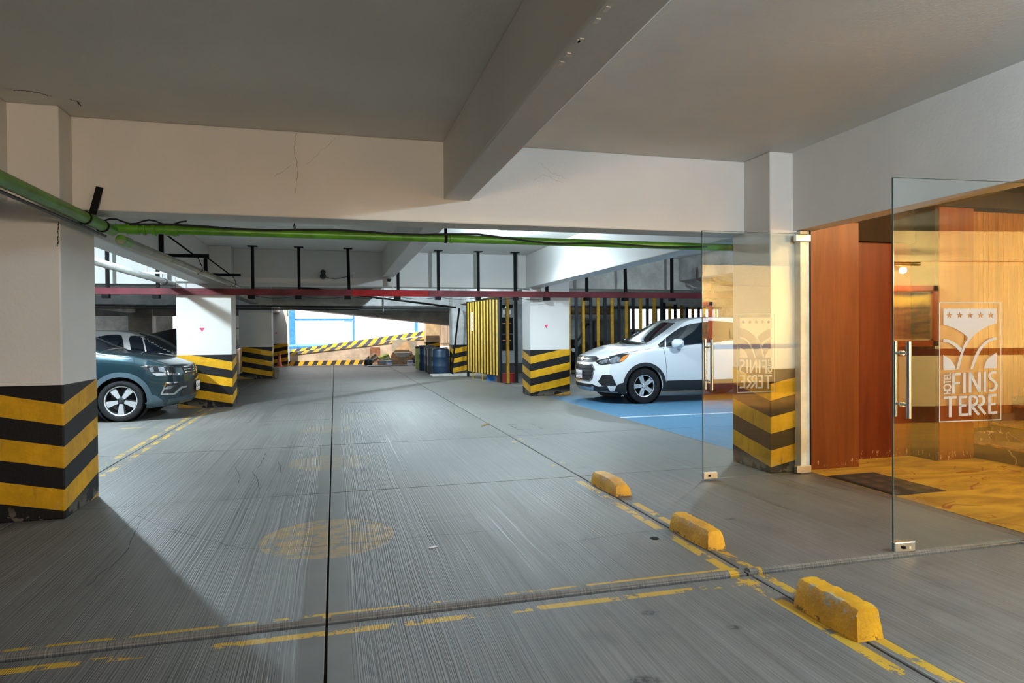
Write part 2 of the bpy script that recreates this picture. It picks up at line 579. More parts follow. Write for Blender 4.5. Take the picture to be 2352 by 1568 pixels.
beam(4.95, 16, 13.9, 14.3, 2.34, RAWD, 'rough bare concrete cross beam above the barred enclosure')
beam(.97, 1.21, 6.16, 13.91, 2.545, WHITE, 'white lengthwise beam in the middle of the second bay')
beam(-2.55, -2.28, 6.16, 13.91, 2.34, WHITE, 'white lengthwise beam above the grey drain pipe')
beam(4.05, 4.36, 6.16, 13.91, 2.34, WHITE, 'brightly lit white lengthwise beam above the white car')
beam(7.75, 8.05, 6.16, 13.91, 2.545, RAW, 'bare grey lengthwise beam over the white car')
beam(-16, -1.9, 22.3, 22.7, 2.30, RAW, 'grey concrete cross beam beyond the silver car')
beam(-1.9, 16, 22.3, 22.7, 2.30, RAW, 'grey concrete cross beam above the blue drums')
beam(-2.55, -2.28, 14.3, 22.31, 2.34, RAW, 'grey lengthwise beam between the second and third striped pillars')
beam(.97, 1.21, 14.3, 22.31, 2.545, RAW, 'grey lengthwise beam in the third bay')
beam(4.05, 4.36, 14.3, 22.31, 2.34, RAW, 'grey lengthwise beam over the open barred gate')
beam(-2.55, -2.28, 22.7, 30.7, 2.34, RAW, 'grey lengthwise beam near the far opening')
beam(-8.2, -7.9, 14.3, 30.7, 2.34, RAW, 'grey lengthwise beam along the far row')
beam(-16, -1.95, 30.6, 31.0, 2.20, RAW, 'grey cross beam at the far end of the garage')
beam(-2.2, 16, 27.8, 28.2, 2.62, RAW, 'grey cross beam above the far daylight opening')
# sloping underside of the upper ramp
sl = MB().prism([(-2.2, 2.50), (1.2, 2.14), (5.6, 1.66), (5.6, 3.06), (-2.2, 3.06)], 28.2, 29.7, 'y').build('ceiling_ramp', RAWD)
struct(sl, 'sloping concrete underside of the upper ramp')

TANB = wood_mat('grey_brown_boards', (.24, .17, .12), (.36, .27, .20), .7)
def wall(name, x0, x1, y0, y1, z0, z1, mat, label=None, c=.0):
    return struct(MB().box(x0, x1, y0, y1, z0, z1, c).build(name, mat), label)
wall('wall_left', -16.2, -16, -9, 34, 0, CEIL, GREYP)
wall('wall_back', -16, 16, -9.2, -9, 0, CEIL, GREYP)
wall('wall_far_left', -16, -7.15, 33.2, 33.4, 0, CEIL, GREYP)
wall('wall_far_pier', -6.9, -3.2, 33.2, 33.4, 0, CEIL, GREYP)
wall('wall_lobby_side', 4.95, 11.5, 5.95, 6.15, 0, CEIL, WHITE)
wall('wall_right_near', 4.25, 4.45, -9, 1.0, 0, CEIL, WHITE)
wall('wall_right_lintel', 4.25, 4.45, 1.0, 5.44, 2.31, CEIL, WHITE, 'white wall above the lobby entrance')
wall('wall_right_parking', 15.8, 16, 6.15, 25, 0, CEIL, GREYP)
wall('wall_enclosure_back', 4.4, 11.85, 25.6, 25.8, 0, CEIL, simple('pale_grey_wall', (.34, .35, .35), .6, 0, .25, 2.))
wall('wall_enclosure_sill', 11.85, 16, 25.6, 25.8, 0, 1.50, GREYP)
wall('wall_enclosure_head', 11.85, 16, 25.6, 25.8, 2.62, CEIL, GREYP)
for k, xx in enumerate((11.85, 13.1, 14.45, 15.8)):
    wall('wall_enclosure_pier', xx, xx+.14, 25.55, 25.8, 1.5, 2.62, GREYP)
wfr = wall('wall_far_shed', 4.75, 8.0, 33.0, 33.2, 0, 3.0, TANB, 'brown boarded shed wall behind the far pillar')
for k in range(9):
    MB().box(4.77+k*.36, 5.11+k*.36, 32.97, 33.0, .9, 2.6, .004).build('board', TANB, wfr)
wall('wall_far_right', 5.6, 10.4, 31.0, 31.2, 0, CEIL, RAW)

# ------------------------------------------------------------------ striped pillars
def pillar(cx, cy, dx, dy, label, white=WHITE, mark=None, ztop=CEIL, band=1.0):
    p = thing('concrete_pillar', label, 'pillar', (cx, cy, 0))
    MB().box(0, dx, 0, dy, 0, ztop, .012).build('shaft', white, p)
    e = .004
    sx, sy = (1 if dx > 0 else -1), (1 if dy > 0 else -1)
    MB().box(-e*sx, dx+e*sx, -e*sy, dy+e*sy, .0, band, .012).build('striped_base', STRIPE, p)
    if mark:
        mx_, mz, face = mark
        t = MB().prism([(mx_-.045, mz+.035), (mx_+.045, mz+.035), (mx_, mz-.04)], -.004, .001, 'y')
        t.build('wall_marker', PINK, p)['label'] = 'small pink triangle marker'
    return p
P1 = pillar(-1.95, 5.6, -1.15, .73, 'large white pillar with black and yellow striped base beside the green pipe')
P2 = pillar(-1.89, 13.56, -.96, .6, 'white striped pillar behind the teal car bonnet, pink triangle marker', mark=(-.52, 1.47, 0))
P3 = pillar(-1.91, 22.06, -.96, .62, 'white striped pillar with a grey bucket at its foot')
P4 = pillar(-2.95, 30.42, .96, .6, 'far striped pillar behind the orange traffic cone', mark=(.5, 1.45, 0))
R1 = pillar(4.0, 5.44, .275, .62, 'white striped pillar seen through the glass door at the lobby entrance')
R2 = pillar(4.08, 13.7, .90, .62, 'white striped pillar in front of the white car nose, pink triangle marker', mark=(.36, 1.50, 0))
R3 = pillar(3.78, 21.75, .9, .6, 'striped pillar standing between the drums and the barred gate', white=RAW)
R4 = pillar(4.05, 30.3, .62, .6, 'far orange striped pillar beside the blue refuse bag', white=raw_concrete('tan_concrete', (.55, .40, .24)))
L3 = pillar(-8.2, 30.42, .9, .6, 'unlit grey pillar far behind the silver car', white=RAW, band=.4)
pillar(-8.9, 13.56, .9, .6, 'white striped pillar hidden beyond the parked cars')

# ------------------------------------------------------------------ LED lamps in the ceiling
LEDM, ntl, bl = newmat('led_diffuser')
bl.inputs['Base Color'].default_value = (1, 1, 1, 1)
bl.inputs['Emission Color'].default_value = (.88, .96, 1, 1)
bl.inputs['Emission Strength'].default_value = 40
LAB = ['bright round ceiling lamp shining above the aisle', 'round ceiling lamp over the teal car bay', 'round ceiling lamp near the lobby entrance',
       'round ceiling lamp over the silver car bay', 'added ceiling lamp lighting the third bay', 'added ceiling lamp lighting the white car bay', 'round ceiling lamp in the barred enclosure', 'added ceiling lamp lighting the bar fence']
for (x, y, z, pw, lc, sp_), lb in zip(LED_SPOTS, LAB):
    t = thing('ceiling_lamp', lb, 'lamp', (x, y, z))
    MB().lathe([(.0, -.001), (.085, -.001), (.085, -.022), (.07, -.03), (.062, -.028)]).build('housing', simple('lamp_white', (.8, .8, .8), .4, var=0), t, True)
    MB().lathe([(.062, -.026), (.055, -.055), (.035, -.072), (0, -.078)], n=20).build('diffuser', LEDM, t, True)
    if sp_:
        l = lamp('lamp_beam', 'SPOT', (0, 0, -.07), sp_, lc, shadow_soft_size=.05, spot_size=R(168), spot_blend=.55)
        l.parent = t
    l = lamp('lamp_light', 'POINT', (0, 0, -.15), pw, lc, shadow_soft_size=.05)
    l.parent = t

wlp = thing('added_fill_lamp', 'added long fill lamp on the wall behind the view', 'lamp', (-.3, -8.98, 2.1))  # added fill lamp out of view, lights upright faces of the near bay
MB().box(-.65, .65, 0, .06, -.12, .12, .01).build('housing', simple('lamp_white', (.8, .8, .8)), wlp)
MB().box(-.62, .62, .06, .08, -.09, .09, .006).build('diffuser', simple('warm_diffuser', (1, .84, .66), .4, var=0, emit=8), wlp)
l = lamp('added_fill_light', 'AREA', (0, .12, 0), 205, (1, .76, .54), shape='RECTANGLE', size=1.2, size_y=.18)
l.parent = wlp
l.rotation_euler = (R(90), 0, 0)

# ------------------------------------------------------------------ right wall entrance: jamb strips
j = MB().box(4.27, 4.345, 5.36, 5.46, 0, 2.30).build('trim_1', simple('jamb_white', (.72, .70, .64), .4))
struct(j, 'white door jamb beside the striped pillar')
struct(MB().box(4.345, 4.375, 5.37, 5.46, 0, 2.30).build('trim_2', simple('jamb_blue', (.40, .52, .70), .4)), 'pale blue metal jamb edge')
struct(MB().box(4.375, 4.42, 5.40, 5.50, 0, 2.33).build('trim_3', BLACKM), 'black gap trim beside the wood panel')
# lobby shell
def panel(x0, x1, y0, y1, z0, z1, mat, name='wall_panel', label=None):
    return struct(MB().box(x0, x1, y0, y1, z0, z1, .003).build(name, mat), label)
panel(4.42, 5.02, 5.45, 5.60, .0, 2.42, WOODO, 'wall_wood_front', 'tall orange wood panel at the lobby entrance')
panel(5.02, 5.98, 5.76, 5.90, .0, 2.28, WOODR, 'wall_wood_recess', 'recessed red wood panel in the lobby')
panel(4.98, 5.06, 5.60, 5.76, .0, 2.42, WOODO, 'wall_wood_return')
panel(5.02, 5.99, 5.70, 5.90, 2.28, 2.70, WOODD, 'wall_recess_head')
panel(5.975, 6.02, 5.46, 5.90, .0, 2.70, WOODD, 'wall_dark_return', 'dark return face in the wood panelling')
panel(6.02, 6.47, 5.45, 5.90, .0, 2.70, WOODO, 'wall_wood_pier', 'orange wood pier beside the lobby stairs')
pw_ = struct(MB().box(6.47, 9.5, 5.60, 5.90, 0, 2.75).build('wall_planks', WOODD), 'wall of narrow vertical honey wood planks above the stairs')
x = 6.475
while x < 8.6:
    MB().box(x, x+.0655, 5.575, 5.602, .30, 2.62, .004).build('plank', WOODP, pw_)
    x += .0695
panel(4.45, 9.5, 5.40, 5.60, 2.62, 2.80, WOODD, 'trim_4', 'dark cornice over the lobby panelling')
struct(MB().box(4.45, 11.5, -4.5, 6.0, 2.80, 2.9).build('ceiling_lobby', simple('dark_green_ceiling', (.016, .022, .018), .9)))
struct(MB().box(11.4, 11.5, -4.5, 6.0, 0, 2.9).build('wall_lobby_end', CREAM))
lw = struct(MB().box(4.45, 11.5, -4.6, -4.5, 0, 2.9).build('wall_lobby_back', CREAM))
# picture wall the door glass mirrors
pwall = struct(MB().box(5.6, 11.5, -2.25, -2.05, 0, 2.9).build('wall_lobby_picture', CREAM), 'cream stucco lobby wall with framed painting')
MB().box(5.6, 11.5, -2.06, -2.035, .99, 1.08).build('chair_rail', WOODR, pwall)
MB().box(5.6, 11.5, -2.06, -2.03, 0, .24).build('skirting', WOODO, pwall)
MB().box(5.6, 11.5, -2.08, -1.99, 2.36, 2.44).build('crown_moulding', CREAM, pwall)

# stairs
MARB, ntm, bmb = newmat('brown_marble')
x_, y_, z_, v_ = coords(ntm, True)
nv = (noise(ntm, v_, 1.6, 4, .5, .5)-.5).abs().lt(.003)
nn = noise(ntm, v_, 14, 5, .7)
ntm.links.new(mixc(ntm, nv*.6, mixc(ntm, nn, (.075, .048, .026), (.16, .10, .05)), (.55, .40, .22)), bmb.inputs['Base Color'])
bmb.inputs['Roughness'].default_value = .22
MARBT = simple('lit_marble_tread', (.30, .15, .06), .18, 0, .3, 12.)  # lighter copy of the marble, brightness of the treads put into the colour
st = thing('staircase', 'brown marble steps climbing out of the lobby', 'stairs', (6.52, 4.5, 0))
for k in range(5):
    xs = k*.32
    MB().box(xs, 4.2, -1.6, 1.055, k*.178, (k+1)*.178-.03).build('riser', MARB, st)
    MB().box(xs-.03, xs+.36, -1.6, 1.055, (k+1)*.178-.03, (k+1)*.178, .006).build('tread', MARBT, st)
    MB().box(xs-.02, xs+.30, 1.035, 1.056, k*.178, (k+1)*.178+.09).build('wall_skirting', MARB, st)

# ================================================================== LOBBY THINGS
# doormat
c4 = [pz(1904, 1096), pz(2000, 1086), pz(2168, 1127), pz(2067, 1139)]
mt, ntq, bq = newmat('brown_rib_mat')
xq, yq, zq, vq = coords(ntq, True)
rb = (xq*38.).op('SINE')*.5+(yq*38.).op('SINE')*.5
ntq.links.new(mixc(ntq, rb, (.030, .017, .010), (.085, .045, .024)), bq.inputs['Base Color'])
bq.inputs['Roughness'].default_value = .95
bump(ntq, bq, rb, .6, .006)
m_ = thing('doormat', 'dark brown ribbed doormat on the carpet edge', 'mat', (4.66, 4.78, .004))
MB().slab(-.24, .25, -.37, .37, 0, .012, .006).build('pile', mt, m_)
MB().box(-.255, .265, -.385, .385, 0, .006).build('rubber_border', BLACKP, m_)
# framed painting, wall switch, picture lamp
pt, ntp, bp = newmat('landscape_painting')
xq, yq, zq, vq = coords(ntp)
wv = zq+noise(ntp, vec(ntp, xq*3., 0., zq*5.), 1, 4, .6)*.18-.09
nb = noise(ntp, vec(ntp, xq*2.2, 0., zq*14.), 1, 5, .7)
c_ = mixc(ntp, wv.step(.10, .24), mixc(ntp, nb.step(.35, .65), (.05, .028, .012), (.34, .16, .03)), (.75, .47, .06))
c_ = mixc(ntp, wv.step(.27, .31), c_, (.17, .14, .09))
ntp.links.new(c_, bp.inputs['Base Color'])
bp.inputs['Roughness'].default_value = .4
pic = thing('framed_painting', 'framed landscape painting in yellow and brown on the lobby wall', 'painting', (7.05, -2.04, 1.56))
MB().box(-.55, .55, 0, .02, -.34, .34).build('canvas', pt, pic)
fm = MB()
for a in ((-.64, .64, .36, .44), (-.64, .64, -.44, -.36), (-.64, -.56, -.44, .44), (.56, .64, -.44, .44)):
    fm.box(a[0], a[1], 0, .05, a[2], a[3])
fm.build('frame', simple('orange_wood_frame', (.36, .07, .012), .3), pic)
fm = MB()
for a in ((-.56, .56, .335, .36), (-.56, .56, -.36, -.335), (-.56, -.535, -.36, .36), (.535, .56, -.36, .36)):
    fm.box(a[0], a[1], 0, .03, a[2], a[3])
fm.build('inner_frame', simple('gilt_slip', (.5, .33, .15), .4), pic)
sw = thing('wall_switch', 'cream double light switch plate beside the painting', 'switch', (8.2, -2.04, 1.32))
MB().box(-.06, .06, 0, .012, -.10, .10, .004).build('plate', simple('ivory_plastic', (.8, .68, .4), .4, var=0), sw)
for s_ in (-.045, .045):
    MB().box(-.03, .03, .01, .02, s_-.03, s_+.03, .003).build('rocker', simple('ivory_plastic', (.8, .68, .4)), sw)
pl = thing('picture_lamp', 'small brass picture lamp fixed above the painting', 'lamp', (7.05, -2.0, 2.30))
MB().tube([(-.25, .14, 0), (.25, .14, 0)], .03, 12).build('shade', simple('brass', (.55, .36, .10), .3, 1, 0), pl, True)
MB().tube([(0, 0, -.03), (0, .08, .02), (0, .14, .0)], .01, 8).build('arm', simple('brass', (.55, .36, .10)), pl, True)
l = lamp('picture_light', 'POINT', (0, .13, -.09), 260, (1, .78, .46), shadow_soft_size=.04)
l.parent = pl
psl = thing('added_spotlight', 'added unseen spotlight aimed at the lobby painting', 'lamp', (9.3, .1, 2.80))  # added out of view to brighten the painting in the door reflection
MB().lathe([(0, -.001), (.07, -.001), (.07, -.10), (.055, -.10), (.05, -.02)]).build('can', simple('brass', (.55, .36, .10), .3, 1, 0), psl, True)
MB().lathe([(.05, -.04), (.03, -.05), (0, -.05)], n=16).build('bulb', simple('warm_bulb', (1, .72, .38), .4, var=0, emit=5), psl, True)
l = lamp('spot_light', 'SPOT', (0, 0, -.12), 2300, (1, .77, .42), shadow_soft_size=.05, spot_size=R(118), spot_blend=.7)
l.parent = psl
l.rotation_euler = Vector((-2.0, -2.1, -.95)).to_track_quat('-Z', 'Y').to_euler()
# added ceiling lamps, none of them seen, give the lobby warm light
for k, (x, y, p) in enumerate(((5.3, 4.1, 42), (6.75, 3.6, 34), (9.9, 1.4, 8), (8.6, 2.6, 10))):
    t = thing('added_lobby_lamp', ['added warm lamp above the doormat', 'added warm lamp above the stairs', 'added warm lamp in the lobby middle', 'added warm lamp deep in the lobby'][k], 'lamp', (x, y, 2.80))
    MB().lathe([(.0, -.001), (.075, -.001), (.075, -.012), (.055, -.012)]).build('ring', simple('brass', (.55, .36, .10)), t, True)
    em = simple('warm_bulb', (1, .72, .38), .4, var=0, emit=5)
    MB().lathe([(.055, -.010), (.03, -.018), (0, -.02)], n=16).build('bulb', em, t, True)
    l = lamp('warm_light', 'POINT', (0, 0, -.10), p, WARM, shadow_soft_size=.05)
    l.parent = t

# ================================================================== GLASS DOORS
def logo_parts(parent, mat, y0, mirror=False):
    """etched emblem, door-local: x from 0 to .44, z from .79 to 1.52"""
    def build(name, polys, th=.0012):
        m = MB()
        for p in polys: m.prism(p, y0, y0-th, 'y')
        return m.build(name, mat, parent)
    X0, X1, Z0, Z1 = 0., .445, 0., .733
    t = .006
    build('emblem_border', [[(X0, Z0), (X1, Z0), (X1, Z0+t), (X0, Z0+t)], [(X0, Z1-t), (X1, Z1-t), (X1, Z1), (X0, Z1)],
                            [(X0, Z0), (X0+t, Z0), (X0+t, Z1), (X0, Z1)], [(X1-t, Z0), (X1, Z0), (X1, Z1), (X1-t, Z1)]])
    # picture coordinates of the emblem (from its drawing), 1 unit = 1/1384 zoom px
    def T(u, v): return ((u-668)/(1272-668)*.445, .733-(v-162)/(1425-162)*.733)
    def arc(pts, n=8):
        out = []
        P = [Vector((a, b)) for a, b in pts]
        for i in range(len(P)-1):
            p0, p1, p2, p3 = P[max(i-1, 0)], P[i], P[i+1], P[min(i+2, len(P)-1)]
            for k in range(n):
                s_ = k/n
                out.append(tuple(.5*((2*p1)+(p2-p0)*s_+(2*p0-5*p1+4*p2-p3)*s_*s_+(3*p1-p0-3*p2+p3)*s_**3)))
        return out+[tuple(P[-1])]
    left = arc([(708, 397), (790, 425), (870, 470), (920, 510), (946, 540)])
    right = arc([(1226, 388), (1150, 412), (1060, 465), (990, 530), (940, 605), (900, 700), (858, 872)])
    stem_l = arc([(832, 872), (852, 790), (880, 690)])
    mid = arc([(880, 690), (905, 620), (946, 540)])
    fan = [(708, 230), (1226, 230)]+right+stem_l+mid[1:]+left[::-1][1:]
    # cap region with star cut-outs, built by cutting the stars from the triangulated fan
    outer = [Vector(T(*p)) for p in fan]
    stars = []
    for cx in (764, 864, 966, 1067, 1168):
        st_ = []
        for k in range(10):
            r_ = 40 if k % 2 == 0 else 16
            a = math.pi/2+k*math.pi/5
            st_.append(Vector(T(cx+r_*.85*math.cos(a), 300-r_*math.sin(a))))
        stars.append(st_)
    cu = bpy.data.curves.new('emblem_fan', 'CURVE')
    cu.dimensions = '2D'
    cu.fill_mode = 'BOTH'
    cu.extrude = .0006
    for loop in [outer]+stars:
        sp = cu.splines.new('POLY')
        sp.points.add(len(loop)-1)
        for q, c in zip(sp.points, loop): q.co = (c.x, c.y, 0, 1)
        sp.use_cyclic_u = True
    curve_mesh('emblem_fan', cu, mat, parent, y0)
    def ribbon(c1, c2): return [T(*p) for p in c1+c2[::-1]]
    build('emblem_leaf', [ribbon(arc([(708, 548), (770, 560), (840, 605), (888, 650)]), arc([(708, 578), (760, 590), (820, 630), (872, 690)]))])
    build('emblem_leaf', [ribbon(arc([(1226, 534), (1140, 560), (1060, 640), (1010, 740), (970, 872)]), arc([(1226, 558), (1150, 585), (1085, 655), (1035, 750), (992, 872)]))])
    build('emblem_leaf', [[T(*p) for p in [(708, 715)]+arc([(708, 715), (770, 760), (810, 820), (828, 876)])+[(708, 876)]]])
    build('emblem_leaf', [[T(*p) for p in arc([(1226, 700), (1160, 745), (1120, 800), (1102, 866)])+[(1226, 866)]]])
    # lettering, stroke by stroke
    def st(*pts, wd=26, n=8):
        """stroke along points"""
        p = arc(list(pts), n) if len(pts) > 2 else list(pts)
        q = [Vector(a) for a in p]
        L_, R_ = [], []
        for i, a in enumerate(q):
            d = (q[min(i+1, len(q)-1)]-q[max(i-1, 0)]).normalized()
            nrm = Vector((-d.y, d.x))*(wd/2)
            L_.append(T(*(a+nrm)))
            R_.append(T(*(a-nrm)))
        return L_+R_[::-1]
    def letter(ch, strokes):
        build('letter_'+ch, strokes)
    letter('f', [st((806, 912), (806, 1128)), st((795, 924), (876, 922)), st((795, 1018), (868, 1016))])
    letter('i', [st((912, 908), (912, 1124))])
    letter('n', [st((966, 906), (966, 1120)), st((966, 910), (1058, 1116)), st((1058, 904), (1058, 1116))])
    letter('i', [st((1110, 902), (1110, 1116))])
    letter('s', [st((1224, 916), (1190, 908), (1158, 935), (1165, 975), (1205, 1010), (1224, 1050), (1210, 1090), (1180, 1106), (1152, 1098))])
    letter('t', [st((712, 1168), (836, 1166)), st((775, 1166), (775, 1374))])
    letter('e', [st((870, 1160), (870, 1366)), st((858, 1166), (938, 1166)), st((858, 1258), (928, 1256)), st((858, 1354), (946, 1352))])
    letter('r', [st((966, 1156), (966, 1362)), st((966, 1165), (1010, 1165), (1034, 1200), (1020, 1245), (975, 1262)), st((980, 1262), (1052, 1360))])
    letter('r', [st((1044, 1163), (1085, 1168), (1100, 1205), (1088, 1245), (1046, 1262)), st((1046, 1260), (1116, 1356))])
    letter('e', [st((1156, 1148), (1156, 1354)), st((1144, 1158), (1226, 1156)), st((1144, 1250), (1216, 1248)), st((1144, 1344), (1232, 1340))])
    def rot(b):
        # letters of HOTEL run upward between v=1132 and v=908, u from 712 to 780
        return b
    h = 13
    letter('h', [st((712, 1124), (780, 1122), wd=h), st((712, 1096), (780, 1094), wd=h), st((746, 1124), (746, 1096), wd=h)])
    ring = arc([(714, 1060), (724, 1036), (746, 1030), (770, 1036), (778, 1060), (768, 1080), (746, 1086), (724, 1082), (714, 1060)], 4)
    letter('o', [st(*ring, wd=h, n=2)])
    letter('t', [st((716, 1020), (716, 984), wd=h), st((716, 1002), (780, 1000), wd=h)])
    letter('e', [st((712, 972), (780, 970), wd=h), st((718, 978), (718, 944), wd=h), st((746, 976), (746, 948), wd=h), st((774, 976), (774, 942), wd=h)])
    letter('l', [st((712, 930), (780, 928), wd=h), st((774, 934), (774, 906), wd=h)])

def curve_mesh(name, cu, mat, parent, y0):
    tmp = bpy.data.objects.new('tmp', cu)
    COL.objects.link(tmp)
    dg = bpy.context.evaluated_depsgraph_get()
    me = bpy.data.meshes.new_from_object(tmp.evaluated_get(dg))
    bpy.data.objects.remove(tmp)
    for v in me.vertices:
        v.co = Vector((v.co.x, y0-.0006+v.co.z, v.co.y))
    me.materials.clear()
    me.materials.append(mat)
    o = link(name, me, parent)
    return o

def glass_door(loc, rz, label, lockside, wd=1.12, ht=2.27):
    d = thing('glass_door', label, 'door', loc, rz, 'open glass entrance doors')
    MB().box(0.002, wd, -.0055, .0055, .012, ht).build('glass_panel', GLASS, d)
    e = MB()
    e.box(-.0015, .002, -.0055, .0055, .012, ht)
    e.box(0, wd, -.0055, .0055, ht, ht+.002)
    e.build('glass_edge', GEDGE, d)['label'] = 'dark green polished glass edge'
    for z0 in (.025, ht-.055):
        MB().box(wd-.14, wd+.02, -.02, .02, z0-.015, z0+.05, .004).build('patch_hinge', BRASSY, d)
    lk = MB().box(0.0, .14, -.019, .019, .012, .072, .004).build('lock_case', BRASSY if lockside else STEEL, d)
    MB().box(.045, .065, -.027, -.018, .034, .05).build('key_cylinder', BLACKM, lk)
    MB().box(.095, .108, -.021, -.018, .03, .046).build('lock_label', simple('cream_label', (.7, .62, .4), .6, var=0), lk)
    for s_, nm in ((-1, 'pull_handle'), (1, 'pull_handle')):
        h = MB().tube([(.062, s_*.055, .825), (.062, s_*.055, 1.285)], .0145, 16).build(nm, STEEL, d, True)
        st2 = MB()
        for zz in (.905, 1.215):
            st2.tube([(.062, s_*.055, zz), (.062, s_*.006, zz)], .008, 10)
            st2.tube([(.062, s_*.014, zz), (.062, s_*.006, zz)], .014, 12)
        st2.build('standoff', STEEL, h, True)
    return d
dB = glass_door((3.25, 3.262, 0), R(-4.75), 'clear glass door standing open, etched hotel emblem reading forwards', 0)
lgB = bpy.data.objects.new('etched_emblem', None)
COL.objects.link(lgB)
lgB.parent = dB
lgB.location = (.315, -.006, .788)
logo_parts(lgB, FROST, 0)
lgB['label'] = 'frosted emblem with five stars and hotel name'
dA = glass_door((3.228, 5.366, 0), R(-.6), 'clear glass door standing open before the striped pillar, emblem mirrored', 1)
lgA = bpy.data.objects.new('etched_emblem', None)
COL.objects.link(lgA)
lgA.parent = dA
lgA.location = (.36, .006, .787)
lgA.scale = (.9, 1, 1)
for ch in [c for c in lgB.children]:
    c = ch.copy()
    COL.objects.link(c)
    c.parent = lgA
    c.location.x = 0
lgA.rotation_euler = (0, 0, math.pi)
lgA.location.x = .36+.40
lgA['label'] = 'frosted emblem seen mirrored from behind'
# fixed side light beyond the open leaf
sl_ = thing('side_light', 'fixed clear glass side light beside the entrance', 'window', (4.36, 2.05, 0))
MB().box(-.006, .006, -1.0, 1.05, .02, 2.30).build('glass_panel', GLASS, sl_)
MB().box(-.02, .02, -1.0, 1.05, 0, .03).build('floor_channel', BLACKM, sl_)

# ================================================================== WHEEL STOPS
def stop_mat():
    m, nt, b = newmat('yellow_stop_paint')
    x, y, z, v = coords(nt)
    n = noise(nt, v, 14, 6, .7)
    col = mixc(nt, noise(nt, v, 5, 4).step(.3, .7), (.48, .23, .006), (.74, .38, .007))
    ed = n.gt(.56)*z.gt(.088)*(x.abs().gt(.036))
    col = mixc(nt, ed*.85, col, mixc(nt, noise(nt, v, 40, 3), (.16, .13, .05), (.55, .53, .45)))
    lo = (noise(nt, v, 22, 4, .7).gt(.55))*z.lt(.02)
    col = mixc(nt, lo*.8, col, (.05, .04, .02))
    nt.links.new(col, b.inputs['Base Color'])
    b.inputs['Roughness'].default_value = .55
    bump(nt, b, noise(nt, v, 55, 4), .5, .01)
    return m
STOPM = stop_mat()
def wheel_stop(x, y, L, wd, h, rz, label, wear):
    bm = bmesh.new()
    nx, ny = 22, 10
    prof = [(-.5, 0), (-.47, .45), (-.42, .82), (-.34, .96), (-.15, 1.0), (.15, 1.0), (.34, .96), (.42, .82), (.47, .45), (.5, 0)]
    rows = []
    for i in range(nx+1):
        t = i/nx
        yy = (t-.5)*L
        endk = min(1, min(t, 1-t)/.06)
        r = []
        for (a, b_) in prof:
            k = wear*max(0, 1-t*3.0)
            jit = rng.uniform(-.0016, .0016)*(2.2 if b_ in (.82, .96) else 1)
            hz = h*b_*(.90+.10*endk)*(1-k*.35)+(jit if 0 < b_ else 0)
            r.append(bm.verts.new((a*wd*(1-.05*(1-endk))+jit*.5, yy+(.02*(b_)*(1 if t < .02 else (-1 if t > .98 else 0))), max(0, hz))))
        rows.append(r)
    for i in range(nx):
        for k in range(len(prof)-1):
            bm.faces.new((rows[i][k], rows[i][k+1], rows[i+1][k+1], rows[i+1][k]))
        bm.faces.new((rows[i][0], rows[i+1][0], rows[i+1][-1], rows[i][-1]))
    bm.faces.new(rows[0][::-1])
    bm.faces.new(rows[-1])
    bmesh.ops.recalc_face_normals(bm, faces=bm.faces)
    me = bpy.data.meshes.new('wheel_stop')
    bm.to_mesh(me)
    bm.free()
    me.materials.append(STOPM)
    me.shade_smooth()
    me.set_sharp_from_angle(angle=R(38))
    o = link('wheel_stop', me, None, (x, y, 0))
    o.rotation_euler.z = rz
    return tag(o, label, 'wheel stop', 'yellow concrete wheel stops')
wheel_stop(2.285, 5.29, .50, .15, .118, R(3), 'smallest yellow wheel stop with a broken crumbling top', 1.)
wheel_stop(2.272, 3.865, .47, .13, .122, R(2), 'middle yellow wheel stop of the three', .25)
wheel_stop(2.24, 2.575, .41, .145, .145, R(1), 'largest yellow wheel stop, closest to the photographer', .1)

# ================================================================== CARS
def smooth_interp(keys, s, sig=.05):
    ks, kv = zip(*keys)
    d = np.linspace(-3*sig, 3*sig, 25)
    wgt = np.exp(-.5*(d/sig)**2)
    wgt /= wgt.sum()
    return np.array([(np.interp(v+d, ks, kv)*wgt).sum() for v in np.atleast_1d(s)])

def catmull(P, n):
    out = []
    for i in range(len(P)-1):
        p0, p1, p2, p3 = P[max(i-1, 0)], P[i], P[i+1], P[min(i+2, len(P)-1)]
        for k in range(n):
            t = k/n
            out.append(.5*((2*p1)+(p2-p0)*t+(2*p0-5*p1+4*p2-p3)*t*t+(3*p1-p0-3*p2+p3)*t**3))
    return out+[P[-1]]

